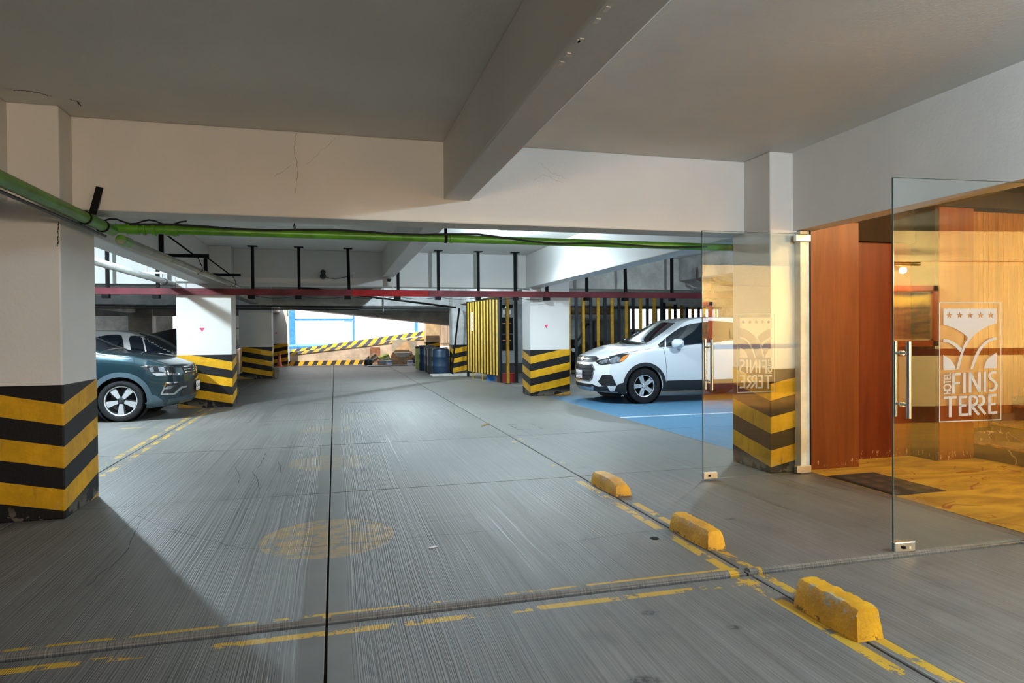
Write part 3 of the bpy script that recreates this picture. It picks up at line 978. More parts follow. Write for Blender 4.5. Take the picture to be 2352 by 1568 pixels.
class Car:
    """local frame: x forward with the nose at 0, y to the left, z up"""
    def __init__(c, name, label, sp, loc, rz, paint):
        c.sp, c.paint = sp, paint
        c.root = thing(name, label, 'car', loc, rz)
        c.M = Matrix.Translation(Vector(loc)) @ Matrix.Rotation(rz, 4, 'Z')
        c.Mi = c.M.inverted()
        c.body()
    def body(c):
        sp = c.sp
        L, W = sp['L'], sp['W']
        ss = np.unique(np.concatenate([np.linspace(0, .5, 14), np.linspace(.5, L-.4, 62), np.linspace(L-.4, L, 10)]))
        top = smooth_interp(sp['top'], ss, sp.get('sig', .045))
        belt = smooth_interp(sp['belt'], ss)
        bot = smooth_interp(sp['bot'], ss)
        wid = smooth_interp(sp['wid'], ss)*W
        belt = np.minimum(belt, top-.035)
        th = sp.get('tumble', .30)
        bk, rk = sp.get('bow', .24), sp.get('rake', [(0, .10), (.3, .03), (.55, 0), (.8, .04), (1.0, .12)])
        rz_, rv = zip(*rk)
        def pos(s, y, z):
            E = math.exp(-(s/.55)**2)
            K = bk*math.exp(-(s/.6)**2)
            Kr = sp.get('rbow', .14)*math.exp(-((L-s)/.5)**2)
            Kw = sp.get('wbow', .16)*math.exp(-((s-sp['ws'])/.5)**2)*max(0, min(1, (z-belt_at(s))/.15))
            a = (abs(y)/W)**2.4
            return (-s-K*a+Kr*a-Kw*a-np.interp(z, rz_, rv)*E, y, z)
        def belt_at(s): return float(np.interp(s, ss, belt))
        rings = []
        for i, s in enumerate(ss):
            w_, t_, b_, l_ = wid[i], top[i], bot[i], belt[i]
            g = max(0., t_-.05-l_)
            ye = w_*.965-.015-th*g
            zs = t_-min(.055, .5*(t_-l_))
            P = [(0, b_), (w_*.55, b_), (w_*.90, b_), (w_*.965, b_+.04), (w_*.992, b_+.30*(l_-b_)), (w_, b_+.58*(l_-b_)), (w_*.992, l_-.10*(l_-b_)-.01), (w_*.965, l_),
                 (w_*.965*.5+ye*.5+.012*min(1, g/.2), (l_+zs)/2), (ye, zs), (ye-.045, t_-.018), (ye*.62, t_-.004), (0, t_)]
            P = catmull([np.array(q) for q in P], 4)
            rings.append([(max(0, q[0]), q[1]) for q in P])
        n = len(rings[0])
        V, F = [], []
        idx = {}
        def vid(key, p):
            if key not in idx:
                idx[key] = len(V)
                V.append(p)
            return idx[key]
        def ringvert(i, k, side, shrink=0., cap=None):
            s = ss[i]
            y, z = rings[i][k]
            if shrink:
                zc = (rings[i][0][1]+rings[i][-1][1])/2
                y, z = y*(1-shrink), zc+(z-zc)*(1-shrink)
            if k in (0, n-1): side = 0
            if side < 0: y = -y
            if side == 0: y = 0.
            return vid((i, k, side, shrink), pos(s, y, z))
        for side in (1, -1):
            for i in range(len(ss)-1):
                for k in range(n-1):
                    q = [ringvert(i, k, side), ringvert(i+1, k, side), ringvert(i+1, k+1, side), ringvert(i, k+1, side)]
                    F.append(q if side > 0 else q[::-1])
            for i, rev in ((0, False), (len(ss)-1, True)):
                sh = [0, .03, .08, .16, .26, .38, .52, .68, .84]
                for a, b in zip(sh[:-1], sh[1:]):
                    for k in range(n-1):
                        q = [ringvert(i, k, side, a), ringvert(i, k+1, side, a), ringvert(i, k+1, side, b), ringvert(i, k, side, b)]
                        if rev: q = q[::-1]
                        F.append(q if side > 0 else q[::-1])
                loop = [ringvert(i, k, side, sh[-1]) for k in range(n)]
                if rev: loop = loop[::-1]
                F.append(loop if side > 0 else loop[::-1])
        me = bpy.data.meshes.new('body')
        me.from_pydata(V, [], F)
        bm = bmesh.new()
        bm.from_mesh(me)
        bmesh.ops.dissolve_degenerate(bm, edges=bm.edges[:], dist=1e-5)
        bmesh.ops.recalc_face_normals(bm, faces=bm.faces)
        bm.to_mesh(me)
        me.materials.append(c.paint)
        c.bvh = BVHTree.FromBMesh(bm)
        bm.free()
        ob = link('body', me, None)
        # cut the wheel arches
        cut = MB()
        for ax in (sp['fa'], sp['ra']):
            for sd in (1, -1):
                cut.lathe([(0, 0), (sp['ar'], 0), (sp['ar'], .55*sd), (0, .55*sd)], (-ax, sd*(W-.30), sp['az']), 40, 'y')
        co = cut.build('cutter', c.paint)
        md = ob.modifiers.new('cut', 'BOOLEAN')
        md.object = co
        md.solver = 'EXACT'
        md.use_self = True
        dg = bpy.context.evaluated_depsgraph_get()
        me2 = bpy.data.meshes.new_from_object(ob.evaluated_get(dg))
        ob.modifiers.clear()
        bpy.data.objects.remove(co)
        ob.data = me2
        me2.materials.clear()
        me2.materials.append(c.paint)
        for p in me2.polygons: p.material_index = 0
        me2.shade_smooth()
        me2.set_sharp_from_angle(angle=R(42))
        ob.parent = c.root
        c.ob = ob
        for ax in (sp['fa'], sp['ra']):
            for sd in (1, -1):
                m = MB()
                prof = [(0, sd*(W-.29)), (sp['ar']-.004, sd*(W-.29)), (sp['ar']-.004, sd*(W-.05))]
                m.lathe(prof, (-ax, 0, sp['az']), 40, 'y').build('wheel_liner', BLACKP, c.root)
    # ---- patches laid on the body skin
    def _grid(c, poly, step):
        poly = [Vector(p) for p in poly]
        pts = []
        for i, p in enumerate(poly):
            q = poly[(i+1) % len(poly)]
            k = max(1, int((q-p).length/step))
            pts += [p+(q-p)*(t/k) for t in range(k)]
        nb = len(pts)
        mn = Vector((min(p.x for p in pts), min(p.y for p in pts)))
        mx = Vector((max(p.x for p in pts), max(p.y for p in pts)))
        def inside(x, y):
            r = False
            for i in range(nb):
                a, b = pts[i], pts[i-1]
                if (a.y > y) != (b.y > y) and x < (b.x-a.x)*(y-a.y)/(b.y-a.y)+a.x: r = not r
            return r
        x = mn.x+step/2
        while x < mx.x:
            y = mn.y+step/2
            while y < mx.y:
                if inside(x, y) and min((Vector((x, y))-p).length for p in pts[:nb]) > step*.45: pts.append(Vector((x, y)))
                y += step
            x += step
        vs, _, fs, _, _, _ = geometry.delaunay_2d_cdt(pts, [], [list(range(nb))], 1, 1e-6)
        return vs, fs
    def _patch(c, name, vs, fs, caster, mat, off, mirror, parent=None):
        P, N = [], []
        for v in vs:
            h = caster(v)
            P.append(h[0])
            N.append(h[1])
        ed = {}
        for f in fs:
            for i in range(len(f)):
                e = tuple(sorted((f[i], f[(i+1) % len(f)])))
                ed.setdefault(e, []).append((f[i], f[(i+1) % len(f)]))
        out = []
        for sgn in ((1, -1) if mirror else (1,)):
            m = MB()
            n = len(P)
            fl = Vector((1, sgn, 1))
            V1 = [p+q*off for p, q in zip(P, N)]
            V2 = [p-q*.006 for p, q in zip(P, N)]
            V1 = [Vector((a.x, a.y*sgn, a.z)) for a in V1+V2]
            F = [tuple(f) for f in fs]
            for e, u in ed.items():
                if len(u) == 1: F.append((u[0][0], u[0][1], u[0][1]+n, u[0][0]+n))
            m.add(V1, F)
            o = m.build(name, mat, parent or c.root, True)
            out.append(o)
        return out[0]
    def px_patch(c, name, poly, mat, off=.006, step=4., mirror=True, parent=None):
        vs, fs = c._grid(poly, step)
        o3 = c.Mi @ CC
        def cast(v):
            d = (c.Mi.to_3x3() @ ray(v.x, v.y)).normalized()
            h = c.bvh.ray_cast(o3, d)
            if h[0] is None or (h[0]-o3).length > 40:
                base = c.M.translation
                dist = (base-CC).length
                best = None
                for k in range(60):
                    p = o3+d*(dist-2.5+k*.1)
                    q = c.bvh.find_nearest(p)
                    if best is None or q[3] < best[3]: best = q
                h = best
            nn = h[1]
            return h[0], (nn if nn.dot(d) < 0 else -nn)
        return c._patch(name, vs, fs, cast, mat, off, mirror, parent)
    def side_patch(c, name, poly, mat, off=.006, step=.06, mirror=True, parent=None):
        """poly in (s, z), laid on the +y flank"""
        vs, fs = c._grid(poly, step)
        def cast(v):
            o = Vector((-v.x, 3, v.y))
            h = c.bvh.ray_cast(o, Vector((0, -1, 0)))
            if h[0] is None: h = c.bvh.find_nearest(Vector((-v.x, c.sp['W'], v.y)))
            nn = h[1]
            return h[0], (nn if nn.y > -.1 else -nn)
        return c._patch(name, vs, fs, cast, mat, off, mirror, parent)
    def front_patch(c, name, poly, mat, off=.006, step=.05, parent=None, back=False):
        vs, fs = c._grid(poly, step)
        def cast(v):
            sg = -1 if back else 1
            h = c.bvh.ray_cast(Vector((3 if not back else -c.sp['L']-3, v.x, v.y)), Vector((-sg, 0, 0)))
            if h[0] is None: h = c.bvh.find_nearest(Vector((0 if not back else -c.sp['L'], v.x, v.y)))
            nn = h[1]
            return h[0], (nn if nn.x*sg > -.1 else -nn)
        return c._patch(name, vs, fs, cast, mat, off, False, parent)
    def top_patch(c, name, poly, mat, off=.006, step=.07, parent=None):
        """poly in (s, y)"""
        vs, fs = c._grid(poly, step)
        def cast(v):
            h = c.bvh.ray_cast(Vector((-v.x, v.y, 4)), Vector((0, 0, -1)))
            if h[0] is None: h = c.bvh.find_nearest(Vector((-v.x, v.y, 1.5)))
            return h[0], (h[1] if h[1].z > 0 else -h[1])
        return c._patch(name, vs, fs, cast, mat, off, False, parent)
    def wheels(c, style):
        sp = c.sp
        r, rr = sp['r'], sp['rr']
        tw = .105
        prof = [(rr-.006, -tw*.75), (rr+.01, -tw*.9), (r-.05, -tw), (r-.018, -tw*.92), (r-.004, -tw*.72), (r, -tw*.3), (r, tw*.3), (r-.004, tw*.72), (r-.018, tw*.92), (r-.05, tw), (rr+.01, tw*.9), (rr-.006, tw*.75), (rr-.02, 0), (rr-.006, -tw*.75)]
        tyre = MB().lathe(prof, n=40, axis='y').mesh('tyre', TYRE, True)
        barrel = MB().lathe([(rr-.004, tw*.80), (rr+.004, tw*.74), (rr-.022, tw*.62), (rr-.03, -.02), (rr-.04, -.06)], n=40, axis='y').mesh('rim', RIMB, True)
        lip = MB().lathe([(rr-.016, tw*.72), (rr-.004, tw*.80), (rr+.006, tw*.80), (rr+.008, tw*.72)], n=40, axis='y').mesh('rim_lip', RIMS, True)
        disc = MB().lathe([(0, -.05), (rr-.05, -.05), (rr-.05, -.065), (0, -.065)], n=28, axis='y').mesh('brake_disc', simple('dark_brake', (.04, .04, .045), .5, .5), True)
        yo = tw*.62
        sps = []
        if style == 'five':
            for q in (-1, 1):
                m = MB()
                w0, w1 = .034, .047
                m.prism([(.001 if q > 0 else -w0, .045), (w0 if q > 0 else -.001, .045), (w1 if q > 0 else -.003, rr-.010), (.003 if q > 0 else -w1, rr-.010)], yo-.03, yo, 'y')
                sps.append(m.mesh('spoke', RIMS))
            nsp = 5
        else:
            for q, mt in ((-1, RIMS), (1, RIMB)):
                m = MB()
                if q < 0: m.prism([(-.022, .05), (.030, .05), (.060, rr-.010), (-.045, rr-.010)], yo-.024, yo, 'y')
                else: m.prism([(.030, .05), (.040, .05), (.088, rr-.02), (.052, rr-.02)], yo-.04, yo-.012, 'y')
                sps.append(m.mesh('spoke', mt))
            nsp = 5
        hub = MB().lathe([(0, yo+.008), (.028, yo+.008), (.034, yo+.002), (.058, yo-.004), (.066, yo-.03)], n=24, axis='y').mesh('hub_cap', RIMS if style == 'five' else RIMB, True)
        nut = MB().lathe([(0, yo+.004), (.009, yo+.004), (.010, yo-.02)], n=6, axis='y').mesh('lug_nut', BLACKM)
        for ax in (sp['fa'], sp['ra']):
            for sd in (1, -1):
                wl = link('wheel', tyre, c.root, (-ax, sd*(sp['W']-.125), r))
                wl.rotation_euler = (0, R(18 if style == 'five' else 40)*sd, math.pi if sd < 0 else 0)
                link('rim', barrel, wl)
                link('rim_lip', lip, wl)
                link('brake_disc', disc, wl)
                link('hub_cap', hub, wl)
                for k in range(nsp):
                    for me in sps:
                        o = link('spoke', me, wl)
                        o.rotation_euler = (0, k*2*math.pi/nsp, 0)
                    a = (k+.5)*2*math.pi/nsp
                    link('lug_nut', nut, wl, (.046*math.sin(a), 0, .046*math.cos(a)))
    def mirror_pod(c, s, z, mat, arm, size=(.11, .10, .075), yo=None):
        for sd in (1, -1):
            y0 = yo or c.sp['W']
            m = MB()
            prof = []
            for i in range(9):
                t = i/8
                prof.append((math.sin(math.pi*min(1, t*1.02))**.6 if 0 < t < 1 else 0, t))
            vs, fs = [], []
            n = 16
            for (r_, t) in prof:
                for k in range(n):
                    a = 2*math.pi*k/n
                    ca, sa = math.cos(a), math.sin(a)
                    px_ = math.copysign(abs(ca)**.7, ca)*r_*size[0]*(1-.25*t)
                    pz_ = math.copysign(abs(sa)**.8, sa)*r_*size[2]*(1-.1*t)
                    vs.append((-s+px_, sd*(y0+.015+t*size[1]*2.0), z+pz_))
            for i in range(len(prof)-1):
                for k in range(n):
                    fs.append((i*n+k, i*n+(k+1) % n, (i+1)*n+(k+1) % n, (i+1)*n+k))
            m.add(vs, fs)
            o = m.build('wing_mirror', mat, c.root, True)
            MB().bar((-s-.01, sd*(y0-.08), z-.10), (-s, sd*(y0+.08), z-.035), .05, .05).build('mirror_arm', arm, o)
            MB().box(-s-size[0]*.72, -s-size[0]*.55, sd*(y0+.03), sd*(y0+.15), z-size[2]*.6, z+size[2]*.6).build('mirror_glass', CARGLASS, o)

TYRE = simple('tyre_rubber', (.012, .0125, .014), .8, 0, .2, 30., spec=.2)
RIMS = simple('machined_alloy', (.66, .67, .70), .3, .55, .04)
RIMB = simple('dark_alloy', (.05, .055, .06), .35, .6, .1)
CARGLASS = simple('tinted_car_glass', (.008, .012, .016), .03, 0, 0, spec=.6)
LAMPG = simple('headlamp_lens', (.30, .33, .37), .06, .55, .35, 30., coat=1.)
LAMPD = simple('headlamp_dark', (.025, .028, .032), .08, .2, .2, 20., coat=1.)
AMBER = simple('amber_lens', (.85, .22, .01), .12, 0, .1, coat=1.)
CLAD = simple('grey_cladding', (.018, .021, .026), .55, 0, .1, spec=.3)
SEAM = simple('panel_gap', (.02, .02, .022), .8, var=0)
PLATE = simple('number_plate_white', (.74, .74, .76), .4, var=0)
GOLD = simple('gold_emblem', (.72, .52, .22), .3, .8, 0)
PLINK = simple('plate_ink', (.05, .05, .06), .5, var=0)
PLRED = simple('plate_red', (.55, .08, .08), .5, var=0)
def carpaint(name, col, metal=.0, rough=.22):
    m, nt, b = newmat(name)
    b.inputs['Base Color'].default_value = (*col, 1)
    b.inputs['Metallic'].default_value = metal
    b.inputs['Roughness'].default_value = rough
    b.inputs['Coat Weight'].default_value = .8
    b.inputs['Coat Roughness'].default_value = .03
    return m
def text_mesh(name, s, size, mat, parent, mw, ext=.001):
    cu = bpy.data.curves.new(name, 'FONT')
    cu.body = s
    cu.size = size
    cu.align_x = 'CENTER'
    cu.align_y = 'CENTER'
    cu.extrude = ext
    tmp = bpy.data.objects.new('tmp', cu)
    COL.objects.link(tmp)
    dg = bpy.context.evaluated_depsgraph_get()
    me = bpy.data.meshes.new_from_object(tmp.evaluated_get(dg))
    bpy.data.objects.remove(tmp)
    me.transform(mw)
    me.materials.clear()
    me.materials.append(mat)
    return link(name, me, parent)
def plate(c, y, z, x, s, rz=0.):
    m = Matrix.Translation((x, y, z)) @ Matrix.Rotation(rz, 4, 'Z') @ Matrix(((0, 0, 1, 0), (1, 0, 0, 0), (0, 1, 0, 0), (0, 0, 0, 1)))
    b_ = MB().box(-.155, .155, -.078, .078, -.006, .004, .003)
    me = b_.mesh('number_plate', PLATE)
    me.transform(m)
    o = link('number_plate', me, c.root)
    text_mesh('plate_lettering', s, .082, PLINK, o, m @ Matrix.Translation((0, .0, .005)))
    for dx in (-.10, -.05, 0, .05, .10):
        q = MB().box(dx-.016, dx+.016, -.066, -.050, .004, .0052).mesh('plate_mark', PLRED)
        q.transform(m)
        link('plate_mark', q, o)
    return o

# ---------------------------------------------------------------- white compact SUV
SPW = dict(L=4.25, W=.885, fa=.97, ra=3.525, ar=.375, az=.345, r=.338, rr=.212, ws=1.55, bow=.30, wbow=.14, tumble=.30,
           top=[(-.2, .86), (0, .90), (.06, .945), (.25, 1.02), (.6, 1.085), (1.0, 1.13), (1.12, 1.15), (1.5, 1.38), (1.85, 1.575), (2.1, 1.635), (2.5, 1.662), (3.1, 1.655), (3.7, 1.60), (3.95, 1.54), (4.12, 1.25), (4.25, .98), (4.4, .9)],
           belt=[(-.2, .82), (0, .84), (.3, .93), (.7, 1.0), (1.15, 1.05), (1.6, 1.085), (2.3, 1.12), (3.4, 1.19), (4.1, 1.2), (4.4, .9)],
           bot=[(-.2, .25), (0, .23), (.3, .20), (.6, .20), (1, .22), (2, .23), (3.4, .23), (4, .28), (4.4, .36)],
           wid=[(-.2, .93), (0, .94), (.3, .975), (.8, 1.0), (2, 1.0), (3.5, 1.0), (4.0, .97), (4.4, .93)],
           rake=[(0, .16), (.2, .10), (.32, .02), (.55, 0), (.72, .02), (.86, .07), (1.0, .16)])
WP = carpaint('white_car_paint', (.72, .74, .77))
cw = Car('compact_suv', 'white compact SUV parked on the blue bay behind the glass door', SPW, (4.70, 12.33, 0), math.pi, WP)
def W_(*p): return [(1300+u/6.534, 700+v/6.534) for u, v in p]
cw.px_patch('windscreen', W_((715, 577), (860, 478), (1050, 375), (1320, 268), (1480, 264), (1635, 272), (1480, 392), (1310, 512), (1200, 580), (1090, 600), (850, 582)), CARGLASS, .005, mirror=False)
sw_ = cw.px_patch('side_window', W_((1375, 602), (1480, 508), (1600, 415), (1700, 350), (1850, 292), (2030, 262), (2330, 250), (2330, 545), (2030, 572), (1750, 602), (1430, 640), (1395, 632)), CARGLASS, .005)
MB()  # chrome belt trim under the glass
cw.px_patch('window_trim', W_((1365, 600), (1375, 640), (1430, 652), (1750, 612), (2030, 582), (2330, 556), (2330, 545), (2030, 572), (1750, 602), (1430, 640), (1395, 632), (1380, 605)), CHROME, .007, 3.)
cw.px_patch('quarter_bar', W_((1480, 508), (1500, 492), (1500, 630), (1478, 634)), CHROME, .008, 3.)
cw.side_patch('side_window', [(2.42, 1.165), (3.15, 1.20), (3.30, 1.50), (2.75, 1.56), (2.42, 1.575)], CARGLASS, .005)
cw.side_patch('side_window', [(3.28, 1.21), (3.62, 1.24), (3.55, 1.42), (3.36, 1.49)], CARGLASS, .005)
cw.px_patch('headlamp', W_((450, 855), (480, 832), (620, 800), (700, 768), (830, 732), (955, 730), (900, 800), (830, 855), (700, 882), (540, 902), (490, 892)), LAMPD, .008)
cw.px_patch('lamp_reflector', W_((680, 800), (760, 775), (820, 790), (800, 850), (700, 872), (660, 860)), LAMPG, .011, 3.)
cw.px_patch('lamp_reflector', W_((500, 845), (560, 830), (640, 812), (620, 872), (545, 890), (505, 878)), LAMPG, .011, 3.)
cw.px_patch('turn_lens', W_((800, 858), (830, 800), (875, 768), (940, 742), (900, 795), (850, 840)), AMBER, .012, 3.)
cw.front_patch('upper_grille', [(-.56, .86), (-.45, .905), (.45, .905), (.56, .86), (.5, .80), (.3, .785), (-.3, .785), (-.5, .80)], BLACKP, .004)
cw.front_patch('grille_bar', [(-.5, .842), (.5, .842), (.5, .858), (-.5, .858)], CHROME, .012)
cw.front_patch('bow_emblem', [(-.10, .832), (-.03, .832), (-.025, .815), (.045, .815), (.05, .832), (.10, .832), (.08, .862), (.03, .862), (.025, .882), (-.045, .882), (-.05, .862), (-.08, .862)], GOLD, .022, .03)
cw.front_patch('lower_grille', [(-.50, .66), (-.42, .73), (.42, .73), (.50, .66), (.45, .50), (.36, .44), (-.36, .44), (-.45, .50)], BLACKP, .003)
cw.front_patch('grille_surround', [(-.53, .66), (-.44, .755), (.44, .755), (.53, .66), (.48, .49), (.38, .42), (-.38, .42), (-.48, .49), (-.45, .50), (-.36, .44), (.36, .44), (.45, .50), (.50, .66), (.42, .735), (-.42, .735), (-.50, .66), (-.47, .52), (-.49, .51)], STEEL, .008, .03)
for k in range(4):
    zz = .48+k*.06
    cw.front_patch('grille_slat', [(-.44, zz), (.44, zz), (.44, zz+.018), (-.44, zz+.018)], CLAD, .012)
cw.px_patch('fog_recess', W_((482, 1150), (547, 1047), (680, 1047), (758, 1200), (740, 1213), (540, 1213)), BLACKP, .005)
for vv in (1085, 1130, 1172):
    cw.px_patch('fog_slat', W_((530, vv), (700, vv-4), (712, vv+10), (520, vv+14)), CLAD, .012, 3.)
# cladding: arches, sills, bumper bottoms
def arch(c, ax, r0, r1, zc, z0):
    pts = []
    a0 = math.asin((z0-zc)/r1)
    for k in range(25):
        a = a0+(math.pi-2*a0)*k/24
        pts.append((ax-r1*math.cos(a), zc+r1*math.sin(a)))
    a0 = math.asin(max(-1, (z0-zc)/r0))
    for k in range(24, -1, -1):
        a = a0+(math.pi-2*a0)*k/24
        pts.append((ax-r0*math.cos(a), zc+r0*math.sin(a)))
    return pts
for ax in (SPW['fa'], SPW['ra']):
    cw.side_patch('arch_cladding', arch(cw, ax, .378, .44, .345, .235), CLAD, .010)
cw.side_patch('sill_cladding', [(1.36, .235), (3.13, .235), (3.08, .43), (1.42, .43)], CLAD, .010)
cw.side_patch('bumper_cladding', [(.36, .22), (.60, .22), (.575, .42), (.48, .40), (.40, .36)], CLAD, .009)
cw.side_patch('bumper_cladding', [(3.92, .27), (4.2, .36), (4.2, .46), (3.95, .45)], CLAD, .009)
cw.front_patch('bumper_cladding', [(-.84, .24), (.84, .24), (.84, .36), (.6, .33), (.45, .37), (-.45, .37), (-.6, .33), (-.84, .36)], CLAD, .006)
cw.front_patch('skid_plate', [(-.42, .25), (.42, .25), (.50, .345), (.38, .31), (-.38, .31), (-.50, .345)], STEEL, .012)
# panel gaps
def seam(c, pts, wd=.008, name='door_seam'):
    a = [Vector(p) for p in pts]
    l_, r_ = [], []
    for i, p in enumerate(a):
        d = (a[min(i+1, len(a)-1)]-a[max(i-1, 0)]).normalized()
        nn = Vector((-d.y, d.x))*wd/2
        l_.append(tuple(p+nn))
        r_.append(tuple(p-nn))
    c.side_patch(name, l_+r_[::-1], SEAM, .0015, .05)
seam(cw, [(1.36, 1.05), (1.40, .85), (1.42, .60), (1.43, .43)])
seam(cw, [(2.38, 1.12), (2.40, .80), (2.40, .43)])
seam(cw, [(3.30, 1.18), (3.28, .90), (3.10, .70), (3.05, .43)])
seam(cw, [(.30, .90), (.55, .965), (.85, 1.01), (1.10, 1.045)], .007, 'bonnet_seam')
for s_, z_ in ((2.22, 1.0), (3.10, 1.04)):
    cw.side_patch('door_handle', [(s_, z_), (s_+.15, z_+.005), (s_+.15, z_+.03), (s_, z_+.025)], WP, .022, .03)
cw.mirror_pod(1.62, 1.135, WP, WP, (.14, .125, .10), .83)
plate(cw, -.02, .545, .018, 'NEN-103-B')
cw.front_patch('rear_window', [(-.55, 1.22), (.55, 1.22), (.48, 1.50), (-.48, 1.50)], CARGLASS, .005, back=True)
for sd in (1, -1):
    cw.front_patch('tail_lamp', [(sd*.52, .95), (sd*.80, .95), (sd*.78, 1.18), (sd*.58, 1.15)], simple('red_lens', (.35, .01, .015), .1, coat=1.), .008, back=True)
cw.wheels('five')
MB().tube([(-1.14, .55, 1.165), (-1.2, .1, 1.19)], .008, 6).build('wiper', BLACKP, cw.root)

# ---------------------------------------------------------------- teal SUV
SPT = dict(SPW)
SPT.update(L=4.4, W=.90, fa=.95, ra=3.63, ar=.375, az=.335, r=.332, rr=.238, ws=1.6, bow=.30,
           top=[(-.2, .85), (0, .88), (.08, .93), (.3, 1.0), (.7, 1.06), (1.1, 1.10), (1.22, 1.12), (1.6, 1.32), (2.05, 1.52), (2.3, 1.585), (2.7, 1.61), (3.3, 1.60), (3.9, 1.54), (4.1, 1.42), (4.27, 1.12), (4.4, .95), (4.5, .9)],
           belt=[(-.2, .80), (0, .82), (.3, .92), (.7, .98), (1.15, 1.02), (1.6, 1.05), (2.3, 1.08), (3.4, 1.13), (4.2, 1.14), (4.5, .9)],
           rake=[(0, .20), (.2, .14), (.3, .05), (.55, 0), (.72, .02), (.86, .06), (1.0, .15)])
TP = carpaint('teal_grey_paint', (.013, .038, .052), .5, .26)
ct = Car('parked_suv', 'dark teal SUV nosing out beside the near striped pillar', SPT, (-2.33, 12.58, 0), 0, TP)
def T_(*p): return [(200+u/6.533, 740+v/6.533) for u, v in p]
ct.side_patch('windscreen', [(9, 9), (9.1, 9), (9, 9.1)], CARGLASS) if False else None
ct.top_patch('windscreen', [(1.27, -.70), (1.27, .70), (1.5, .70), (2.1, .55), (2.12, -.55), (1.5, -.70)], CARGLASS, .005)
ct.side_patch('side_window', [(1.52, 1.075), (1.75, 1.21), (2.1, 1.40), (2.42, 1.50), (2.50, 1.505), (2.50, 1.10)], CARGLASS, .005)
ct.side_patch('side_window', [(2.58, 1.11), (2.58, 1.51), (3.1, 1.505), (3.42, 1.47), (3.50, 1.16)], CARGLASS, .005)
ct.side_patch('side_window', [(3.58, 1.17), (3.52, 1.45), (3.86, 1.38), (3.95, 1.20)], CARGLASS, .005)
ct.px_patch('headlamp', T_((800, 665), (870, 652), (1080, 655), (1290, 665), (1320, 720), (1335, 780), (1250, 800), (1045, 805), (970, 768), (890, 715)), LAMPD, .007)
ct.px_patch('lamp_reflector', T_((930, 690), (990, 668), (1005, 740), (960, 745)), LAMPG, .011, 3.)
ct.px_patch('lamp_reflector', T_((1065, 675), (1150, 672), (1190, 755), (1085, 740)), LAMPG, .011, 3.)
ct.px_patch('lamp_strip', T_((975, 768), (1080, 760), (1330, 768), (1330, 785), (1080, 800), (1045, 803)), CHROME, .012, 3.)
ct.px_patch('lamp_strip', T_((800, 665), (870, 650), (1290, 660), (1292, 670), (870, 662), (820, 672)), CHROME, .010, 3.)
ct.front_patch('upper_grille', [(-.52, .86), (.52, .86), (.50, .72), (-.50, .72)], BLACKP, .004)
for zz in (.745, .79, .835):
    ct.front_patch('grille_bar', [(-.48, zz), (.48, zz), (.48, zz+.014), (-.48, zz+.014)], CHROME, .011)
ct.front_patch('badge', [(.085*math.cos(k*math.pi/10), .79+.085*math.sin(k*math.pi/10)) for k in range(20)], CHROME, .018, .03)
ct.front_patch('badge_field', [(.07*math.cos(k*math.pi/10), .79+.07*math.sin(k*math.pi/10)) for k in range(20)], BLACKP, .021, .03)
def stroke2(a, b, w_):
    a, b = Vector(a), Vector(b)
    d = (b-a).normalized()
    nn = Vector((-d.y, d.x))*w_/2
    return [tuple(a+nn), tuple(b+nn), tuple(b-nn), tuple(a-nn)]
for a, b in (((-.035, .85), (0, .795)), ((.035, .85), (0, .795)), ((-.062, .815), (-.028, .735)), ((-.028, .735), (0, .785)), ((0, .785), (.028, .735)), ((.028, .735), (.062, .815))):
    ct.front_patch('badge_stroke', stroke2(a, b, .011), CHROME, .024, .02)
ct.front_patch('lower_grille', [(-.55, .60), (.55, .60), (.60, .36), (-.60, .36)], BLACKP, .004)
ct.px_patch('fog_recess', T_((1110, 1080), (1180, 905), (1390, 895), (1480, 940), (1470, 965), (1400, 1000), (1300, 1075)), BLACKP, .005)
ct.px_patch('fog_trim', T_((1102, 1088), (1180, 900), (1390, 888), (1392, 906), (1195, 918), (1135, 1070), (1290, 1062), (1400, 962), (1490, 945), (1488, 968), (1420, 985), (1310, 1082)), CHROME, .014, 3.)
ct.px_patch('fog_lamp', T_((1170, 985), (1215, 955), (1300, 950), (1245, 995), (1180, 1005)), LAMPG, .016, 3.)
for ax in (SPT['fa'], SPT['ra']):
    ct.side_patch('arch_cladding', arch(ct, ax, .378, .455, .335, .215), simple('teal_grey_cladding', (.045, .072, .092), .45), .010)
TC = simple('teal_grey_cladding', (.075, .115, .145))
ct.side_patch('sill_cladding', [(1.36, .235), (3.22, .235), (3.18, .40), (1.42, .40)], TC, .010)
ct.side_patch('bumper_cladding', [(.30, .20), (.56, .215), (.53, .42), (.46, .41), (.36, .33)], TC, .009)
ct.front_patch('bumper_cladding', [(-.86, .22), (.86, .22), (.86, .34), (-.86, .34)], TC, .006)
ct.front_patch('skid_plate', [(-.5, .22), (.5, .22), (.60, .285), (-.60, .285)], STEEL, .010)
seam(ct, [(1.42, 1.03), (1.46, .80), (1.44, .40)])
seam(ct, [(2.54, 1.09), (2.56, .40)])
seam(ct, [(.42, .80), (.62, .86), (.70, .90)], .006, 'fender_seam')
ct.mirror_pod(1.72, 1.10, TP, BLACKP, (.11, .11, .075), .84)
plate(ct, -.0, .50, .02, 'NC-478-A')
ct.front_patch('rear_window', [(-.55, 1.18), (.55, 1.18), (.48, 1.42), (-.48, 1.42)], CARGLASS, .005, back=True)
ct.wheels('blade')

